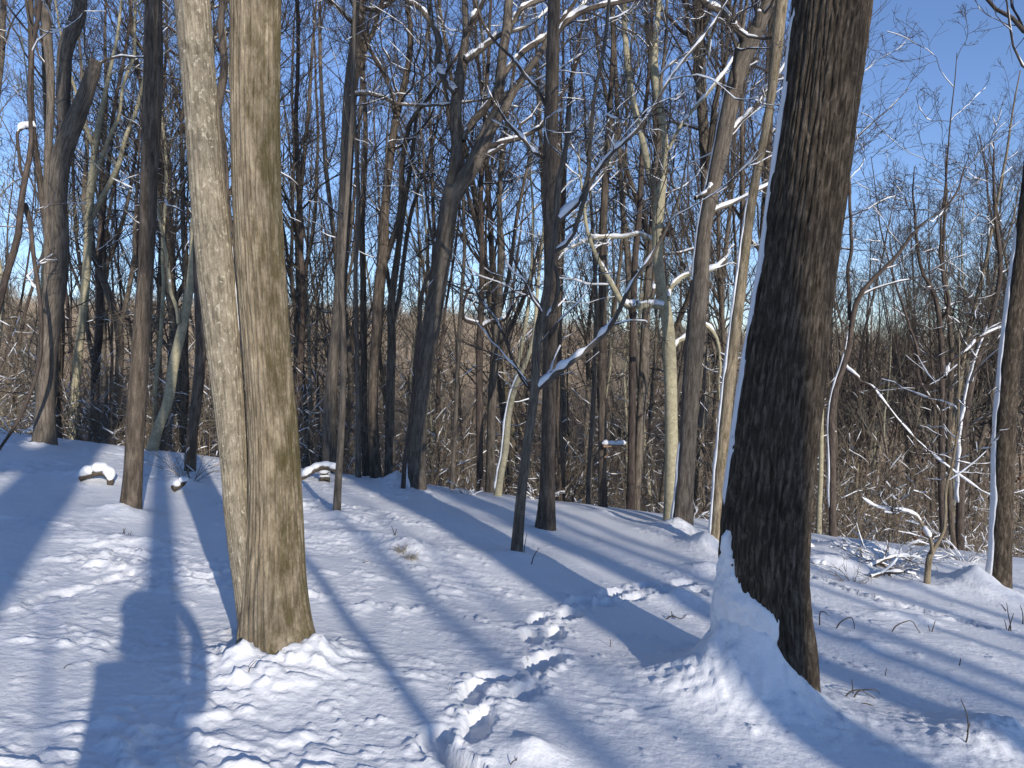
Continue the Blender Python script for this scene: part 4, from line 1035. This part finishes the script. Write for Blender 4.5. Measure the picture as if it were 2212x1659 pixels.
# ------------------------------------------------------------------ small things lying in or poking out of the snow
def world_pts(pts, y=None, lift=0.0):
    """traced points at the depth of the first one's foot on the snow"""
    if y is None: y = hit(pts[0][0], pts[0][1])[1]
    return y, np.array([at(p[0], p[1], y) for p in pts])
def twig(name, label, lines, w, group=None, y=None, m=None, foot=None, cat='twig', snow=0.0, sides=5, parts='stem', dy=.12, seed=0):
    """a twig or cane traced in the picture; every line becomes a stem of its own"""
    rng = np.random.RandomState(seed + 11)
    f = foot or lines[0][0]
    if y is None: y = hit(*f)[1]
    fx = at(f[0], f[1], y); base = np.array([fx[0], y, gz(fx[0], y)])
    root = thing(name, base, label, cat, group)
    S = Geo()
    for k, ln in enumerate(lines):
        yy = y + (rng.uniform(-dy, dy) if k else 0)
        P = np.array([at(p[0], p[1], yy) for p in ln]); P[1:, 1] += rng.uniform(-.04, .04, len(P) - 1)
        ww = (w if not isinstance(w, (list, tuple)) else w[k]) * .5 * y / FPX
        if k == 0 or abs(P[0, 2] - gz(P[0, 0], P[0, 1])) < .12: P[0, 2] = gz(P[0, 0], P[0, 1]) - .05
        Q = catmull(P, max(6, 3 * len(P))); r = ww * np.linspace(1, .45, len(Q))
        G = Geo(); G.tubes(Q, r, sides, cap=True); link(parts, G.mesh(parts, base), m or M_TWIG, root)
        if snow: snow_tubes(S, rng, Q[None], r[None], snow, .012, 6, 3, .95, seed)
    if S.n: link('snow', S.mesh('snow', base), M_SNOW, root)['kind'] = 'stuff'
    return root
SG = 'twigs poking out of the snow'
twig('twig', 'small forked twig upright in the snow right of the twin-trunk tree', [[(853, 1172), (852, 1150), (847, 1134)], [(851, 1147), (856, 1143)]], 3, SG)
twig('twig', 'short twig lying on the snow below the forked twig', [[(778, 1218), (788, 1213), (798, 1210)]], 3, SG)
twig('twig', 'thin straight twig beside the foot of the young tree', [[(1131, 1203), (1133, 1180), (1138, 1150)]], 2.5, SG)
twig('twig', 'leaning twig right of the foot of the young tree', [[(1147, 1222), (1152, 1202), (1164, 1181)]], 3, SG)
twig('twig', 'tiny twig stuck in the middle of the trodden track', [[(1318, 1394), (1318, 1378)]], 3, SG)
twig('twig', 'short dark branch lying on a snow clod at the bottom edge', [[(1096, 1655), (1106, 1640), (1116, 1628)], [(1108, 1637), (1117, 1640)]], 4, SG)
twig('twig', 'hair-thin curled twig left of the footprints', [[(972, 1502), (971, 1490), (974, 1478)], [(972, 1488), (976, 1484)]], 2, SG)
twig('twig', 'tall knotted twig standing at bottom right', [[(2082, 1629), (2084, 1580), (2077, 1530), (2075, 1510)], [(2083, 1562), (2094, 1561)]], 4, SG)
twig('twig', 'short straight twig left of the tall knotted twig', [[(2047, 1572), (2047, 1559)]], 3, SG)
twig('twig', 'lone thin twig on the smooth snow at right', [[(2070, 1445), (2071, 1419)]], 3.5, SG)
twig('twig', 'short twig with a small drift beside it', [[(1910, 1456), (1911, 1440)]], 3, SG)
twig('twig', 'upright whip next to the arched canes at right', [[(2010, 1370), (2013, 1350), (2015, 1337)], [(2012, 1356), (2008, 1352)]], 3, SG)
twig('twig', 'branched twig at the right edge', [[(2184, 1364), (2178, 1345), (2172, 1325), (2174, 1302)], [(2178, 1345), (2169, 1338)], [(2176, 1335), (2183, 1322)], [(2173, 1320), (2168, 1308)]], 3, SG)
twig('twig', 'thin whip touching the right edge of the picture', [[(2209, 1345), (2205, 1322), (2198, 1305)]], 3, SG)
twig('twig', 'small sprig on the snow left of the person-shaped shadow', [[(262, 1158), (270, 1148), (277, 1138)], [(270, 1150), (276, 1152)], [(272, 1145), (266, 1141)], [(276, 1140), (284, 1148)]], 2.5, SG)
twig('twig', 'straight stick lying in front of the person-shaped shadow', [[(132, 1438), (150, 1433), (170, 1427)]], 2.5, SG)
twig('twig', 'knobbly branch half buried left of the thick furrowed trunk', [[(1630 - 200, 1330), (1450, 1328), (1468, 1333), (1482, 1328)], [(1456, 1329), (1450, 1320)], [(1468, 1332), (1476, 1340)]], 4, SG)
twig('dead_sprig', 'dead leafy sprig at the foot of the twin-trunk tree', [[(540, 1463), (530, 1450), (524, 1440), (527, 1433)], [(530, 1450), (510, 1446), (493, 1448)], [(533, 1452), (543, 1438), (549, 1433)]], 2.5, None)
CG = 'arched canes bent into the snow'
twig('cane', 'arched cane nearest the thick furrowed trunk, bending right into the snow', [[(1738, 1326), (1762, 1332), (1785, 1350), (1797, 1370), (1806, 1388)], [(1738, 1350), (1752, 1356), (1764, 1368)]], 3, CG, cat='cane')
twig('cane', 'sharply kinked cane standing right of the thick furrowed trunk', [[(1770, 1350), (1774, 1318), (1788, 1327)]], 3.5, CG, cat='cane')
twig('cane', 'tent-shaped bent cane in the right-hand snow', [[(1801, 1356), (1815, 1340), (1832, 1330), (1844, 1345), (1848, 1361)]], 3.5, CG, cat='cane')
twig('cane', 'wide rounded arch of cane in the right-hand snow', [[(1922, 1369), (1932, 1350), (1948, 1340), (1970, 1342), (1985, 1362), (1996, 1379)]], 3, CG, cat='cane')
twig('cane', 'crossed pair of arched canes at lower right', [[(1820, 1505), (1833, 1490), (1850, 1484), (1872, 1498), (1895, 1512)], [(1838, 1510), (1856, 1492), (1878, 1484), (1895, 1492), (1907, 1505)], [(1845, 1484), (1843, 1470)]], 3.5, CG, cat='cane')
twig('cane', 'single low cane below the crossed canes', [[(1840, 1517), (1862, 1515), (1885, 1520), (1906, 1530)]], 3, CG, cat='cane')

def grass_tuft(px, py, label, seed):
    rng = np.random.RandomState(seed); x, y = hit(px, py); z = gz(x, y); n = 70
    a = rng.uniform(0, 6.28, n); P = np.zeros((n, 5, 3)); P[:, 0] = np.stack([rng.normal(size=n) * .025, rng.normal(size=n) * .02, 0 * a - .03], 1)
    d = np.stack([np.cos(a) * .35 - .25, np.sin(a) * .35, 1 + 0 * a], 1); L = rng.uniform(.06, .15, n)
    for k in range(1, 5):
        d = d + np.stack([np.cos(a) * .15, np.sin(a) * .15, 0 * a - .12], 1); d /= np.linalg.norm(d, axis=1, keepdims=True); P[:, k] = P[:, k - 1] + d * (L / 4)[:, None]
    G = Geo(); G.tubes(P, np.linspace(1, .3, 5)[None] * np.full((n, 1), .0022), 3)
    o = link('grass_tuft', G.mesh('grass_tuft'), M_GRASS, None, (x, y, z)); tag(o, label, 'grass tuft', 'dry grass tufts on the hummock'); o['kind'] = 'stuff'
grass_tuft(868, 1205, 'left dry grass tuft poking through the snow hummock', 1)
grass_tuft(893, 1216, 'right dry grass tuft poking through the snow hummock', 2)

def log(name, label, pts, y=None, bark='brown', snow_h=.05, cover=.9, group=None, cap=True, foot=None, cat='log'):
    if y is None: y = hit(*(foot or pts[0][:2]))[1]
    rng = np.random.RandomState(len(label))
    a = np.array([[*at(p[0], p[1], y), .5 * p[2] * y / FPX] for p in pts]); c = catmull(a, 6 * len(pts)); P, r = c[:, :3], c[:, 3]
    P[:, 1] += .05 * np.sin(np.linspace(0, 3, len(P)))
    base = np.array([P[0, 0], y, gz(P[0, 0], y)])
    root = thing(name, base, label, cat, group)
    G = Geo(); G.tubes(P, r, 12, cap=cap); link('wood', G.mesh('wood', base, attr=True), BARK[bark], root)
    S = Geo(); s = np.linspace(0, 1, len(P))
    rad = (r * .8 + snow_h * .45) * (.75 + .5 * vnoise(s * 9, s * 0 + len(label), 90)) * np.sqrt(np.clip(np.minimum(s / .12, (1 - s) / .12), .01, 1)) 
    S.tubes(P + np.array([0, 0, 1.]) * (r * .62 + snow_h * .25)[:, None], rad, 10)
    v = S.V[0].reshape(len(P), 10, 3); c0 = v.mean(1, keepdims=True); v[..., 2] = c0[..., 2] + (v[..., 2] - c0[..., 2]) * .62
    v += .012 * (fbm(v[..., :1] * 14, v[..., 2:] * 14 + v[..., 1:2] * 9, 95) - .5)
    if snow_h > 0: link('snow', S.mesh('snow', base), M_SNOW, root)
    return root
log('fallen_limb', 'arched dead limb with thick snow cap left of the slim tree', [(172, 1036, 10), (184, 1028, 15), (200, 1022, 18), (216, 1021, 18), (230, 1027, 17), (236, 1038, 15), (237, 1048, 12)], snow_h=.10, foot=(205, 1046))
log('log', 'small log with brown broken end in the shadow between the two left trees', [(373, 1056, 15), (380, 1052, 15), (390, 1046, 13), (398, 1040, 10)], snow_h=.07, foot=(376, 1062))
log('fallen_limb', 'curved snowy dead limb just right of the twin-trunk tree', [(650, 1036, 9), (664, 1024, 12), (682, 1014, 13), (700, 1010, 13), (715, 1012, 12), (728, 1020, 10)], snow_h=.09, foot=(690, 1040))
log('tree_stump', 'short snow-capped stump right of the twin-trunk tree', [(701, 1042, 24), (700, 1030, 22), (700, 1018, 21)], snow_h=.035, foot=(700, 1040), cat='stump')
log('log', 'snow-buried log with a cut brown end beyond the thick furrowed trunk', [(1784, 1225, 11), (1772, 1222, 12), (1755, 1220, 11)], snow_h=.06, foot=(1780, 1232), bark='tan')
# fallen branches heaped at the right crest
BG = 'fallen branches heaped at the crest on the right'
for k, (lb, ln) in enumerate([('lowest fallen branch of the heap', [(1935, 1232), (1890, 1215), (1850, 1200), (1800, 1172)]), ('long bare fallen branch rising left over the heap', [(1960, 1215), (1915, 1222), (1880, 1205), (1862, 1170), (1850, 1130)]),
        ('dark fallen branch pointing right out of the heap', [(1870, 1228), (1905, 1212), (1945, 1200), (1985, 1205)]), ('thin fallen branch lying left of the heap', [(1748, 1180), (1770, 1192), (1800, 1205), (1830, 1222)]), ('twiggy fallen branch in front of the heap', [(1880, 1248), (1910, 1238), (1950, 1236), (1975, 1242)])]):
    y0 = hit(ln[0][0], ln[0][1] + 4)[1]; rng = np.random.RandomState(600 + k)
    A = np.array([at(px, py, y0 + .1 * i) for i, (px, py) in enumerate(ln)]); P = catmull(A, 14); r = np.linspace(.022, .007, 14)
    base = np.array([P[0, 0], P[0, 1], gz(P[0, 0], P[0, 1])])
    root = thing('fallen_branch', base, lb + ', beyond the thick furrowed trunk', 'branch', BG)
    G = Geo(); G.tubes(P, r, 6); link('stem', G.mesh('stem', base), M_TWIG, root)
    G = Geo(); b1, r1 = grow(rng, P[None], r[None], 9, .15, 1, (R(25), R(65)), (.25, .5), 6, .18, .03, (.4, .7), .004); G.tubes(b1, r1, 4)
    b2, r2 = grow(rng, b1, r1, 4, .2, 1, (R(25), R(65)), (.3, .6), 4, .18, .02, (.5, .8), .003); G.tubes(b2, r2, 3)
    link('twigs', G.mesh('twigs', base), M_TWIG, root)
    S = Geo(); snow_tubes(S, rng, P[None], r[None], .7, .02, 6, 3, .97, k); snow_tubes(S, rng, b1, r1, .5, .014, 5, 3, .95, k)
    link('snow', S.mesh('snow', base), M_SNOW, root)['kind'] = 'stuff'
# low bushes on the crest
def bush(px, py, label, n, H, seed, snow=.3, yy=None):
    rng = np.random.RandomState(seed); x, y = hit(px, py)
    if yy: y = yy; x = (px - CX) / FPX * yy
    base = np.array([x, y, gz(x, y)]); a = rng.uniform(0, 6.28, n)
    P = np.zeros((n, 7, 3)); P[:, 0] = base + np.stack([np.cos(a) * .05, np.sin(a) * .05, 0 * a - .05], 1); d = np.stack([np.cos(a) * .7, np.sin(a) * .5, .9 + 0 * a], 1); L = H * rng.uniform(.6, 1.3, n)
    for k in range(1, 7):
        d = d + rng.normal(size=(n, 3)) * .14 + np.array([0, 0, -.17]); d /= np.linalg.norm(d, axis=1, keepdims=True); P[:, k] = P[:, k - 1] + d * (L / 6)[:, None]
    r = np.linspace(1, .4, 7)[None] * rng.uniform(.003, .006, n)[:, None]
    root = thing('bush', base, label, 'bush', 'low bare bushes on the crest')
    G = Geo(); G.tubes(P, r, 4); b1, r1 = grow(rng, P, r, 6, .2, 1, (R(30), R(75)), (.25, .5), 5, .2, 0, (.5, .8), .0025); G.tubes(b1, r1, 3)
    link('stems', G.mesh('stems', base), M_BRUSH, root)
    S = Geo(); snow_tubes(S, rng, P, r, snow, .014, 5, 3, .95, seed); snow_tubes(S, rng, b1, r1, snow * .8, .01, 4, 2, .95, seed)
    if S.n: link('snow', S.mesh('snow', base), M_SNOW, root)['kind'] = 'stuff'
bush(412, 1040, 'arching bare bush in front of the dark trunk left of the twin-trunk tree', 16, .75, 1, .25)
bush(215, 945, 'snow-flecked bush at the crest behind the slim tree', 22, .9, 2, .45)
bush(30, 935, 'snow-flecked bush at the crest by the left edge', 18, .8, 3, .45, 12.5)
bush(290, 965, 'small bush at the crest right of the slim tree', 14, .7, 4, .4)
bush(1010, 1065, 'tiny dark bush at the crest below the dark upright trunk', 12, .4, 5, .3, 11.6)
bush(1165, 1085, 'low tangle at the crest left of the straight dark trunk', 12, .5, 6, .4, 12.6)
bush(1930, 1225, 'bush mixed into the fallen branches at right', 16, .7, 7, .5)
bush(2085, 1215, 'snow-loaded bush left of the snowy edge trunk', 18, .8, 8, .5)
bush(1840, 1262, 'sparse dry stems in the snow below the fallen branches', 9, .35, 9, .2)
bush(1500, 1125, 'low bush behind the foot of the tall leaning trunk', 12, .6, 10, .45, 12.6)

# small platform on the dark trunk
_, tp, tr, tb = TREES['platform_tree']
pc = at(1326, 962, 12.25)
root = thing('tree_platform', pc, 'small snow-topped wooden platform fixed to a dark trunk', 'platform')
bm_list = []
def box(sx, sy, sz, cx, cy, cz, rx=0):
    bm = bmesh.new(); bmesh.ops.create_cube(bm, size=1); bmesh.ops.scale(bm, vec=(sx, sy, sz), verts=bm.verts); bmesh.ops.bevel(bm, geom=bm.edges[:], offset=min(sx, sy, sz) * .15, segments=1, affect='EDGES')
    if rx: bmesh.ops.rotate(bm, matrix=__import__('mathutils').Matrix.Rotation(rx, 3, 'Y'), verts=bm.verts)
    bmesh.ops.translate(bm, vec=(cx, cy, cz), verts=bm.verts); me = bpy.data.meshes.new('box'); bm.to_mesh(me); bm.free(); return me
for k in range(3): link('board', box(.40, .10, .03, .0, -.11 + .11 * k, 0), M_WOOD, root)
link('brace', box(.30, .04, .03, -.05, -.05, -.11, R(-38)), M_WOOD, root)
g = Geo(); u = np.linspace(0, 1, 12); g.tubes(np.stack([-.21 + .42 * u, 0 * u - .02, .04 + .01 * np.sin(u * 9)], 1), np.array([.01] + [.045 + .012 * math.sin(k * 2.1) for k in range(10)] + [.01]), 10)
link('snow', g.mesh('snow'), M_SNOW, root)
# clumps of dead leaves still hanging
def leaf_clump(px, py, y, n, rad, label, size=.05, seed=0):
    rng = np.random.RandomState(seed); c = at(px, py, y)
    root = thing('leaf_clump', c, label, 'leaves')
    lv = None
    for k in range(n):
        if lv is None:
            V = np.array([[0, 0, 0], [.3, .28, .05], [.65, .3, -.02], [1, 0, -.12], [.65, -.3, .02], [.3, -.28, .06], [.5, 0, .1]]); Tt = [[0, 6, 1], [1, 6, 2], [2, 6, 3], [3, 6, 4], [4, 6, 5], [5, 6, 0]]
            lv = mesh_np('leaf', V, None, Tt); lv.materials.append(M_LEAF)
        o = link('leaf', lv, None, root, tuple(rng.normal(size=3) * rad)); s_ = size * rng.uniform(.6, 1.3); o.scale = (s_, s_, s_); o.rotation_euler = tuple(rng.uniform(-3, 3, 3))
leaf_clump(1440, 497, 11.3, 26, .07, 'clump of brown dead leaves hanging on the smooth greenish tree', .08, 1)
leaf_clump(1985, 1152, 8.3, 7, .03, 'few reddish dead leaves on the split-trunk sapling', .06, 2)
leaf_clump(2190, 1040, 10.5, 10, .06, 'brown dead leaves beside the snowy edge trunk', .06, 3)
leaf_clump(536, 1455, 3.55, 3, .012, 'pair of curled brown leaves on the snow below the twin-trunk tree', .03, 4)
leaf_clump(1285, 280, 12.4, 8, .05, 'small dark leaf clump high between trunks above mid picture', .07, 5)
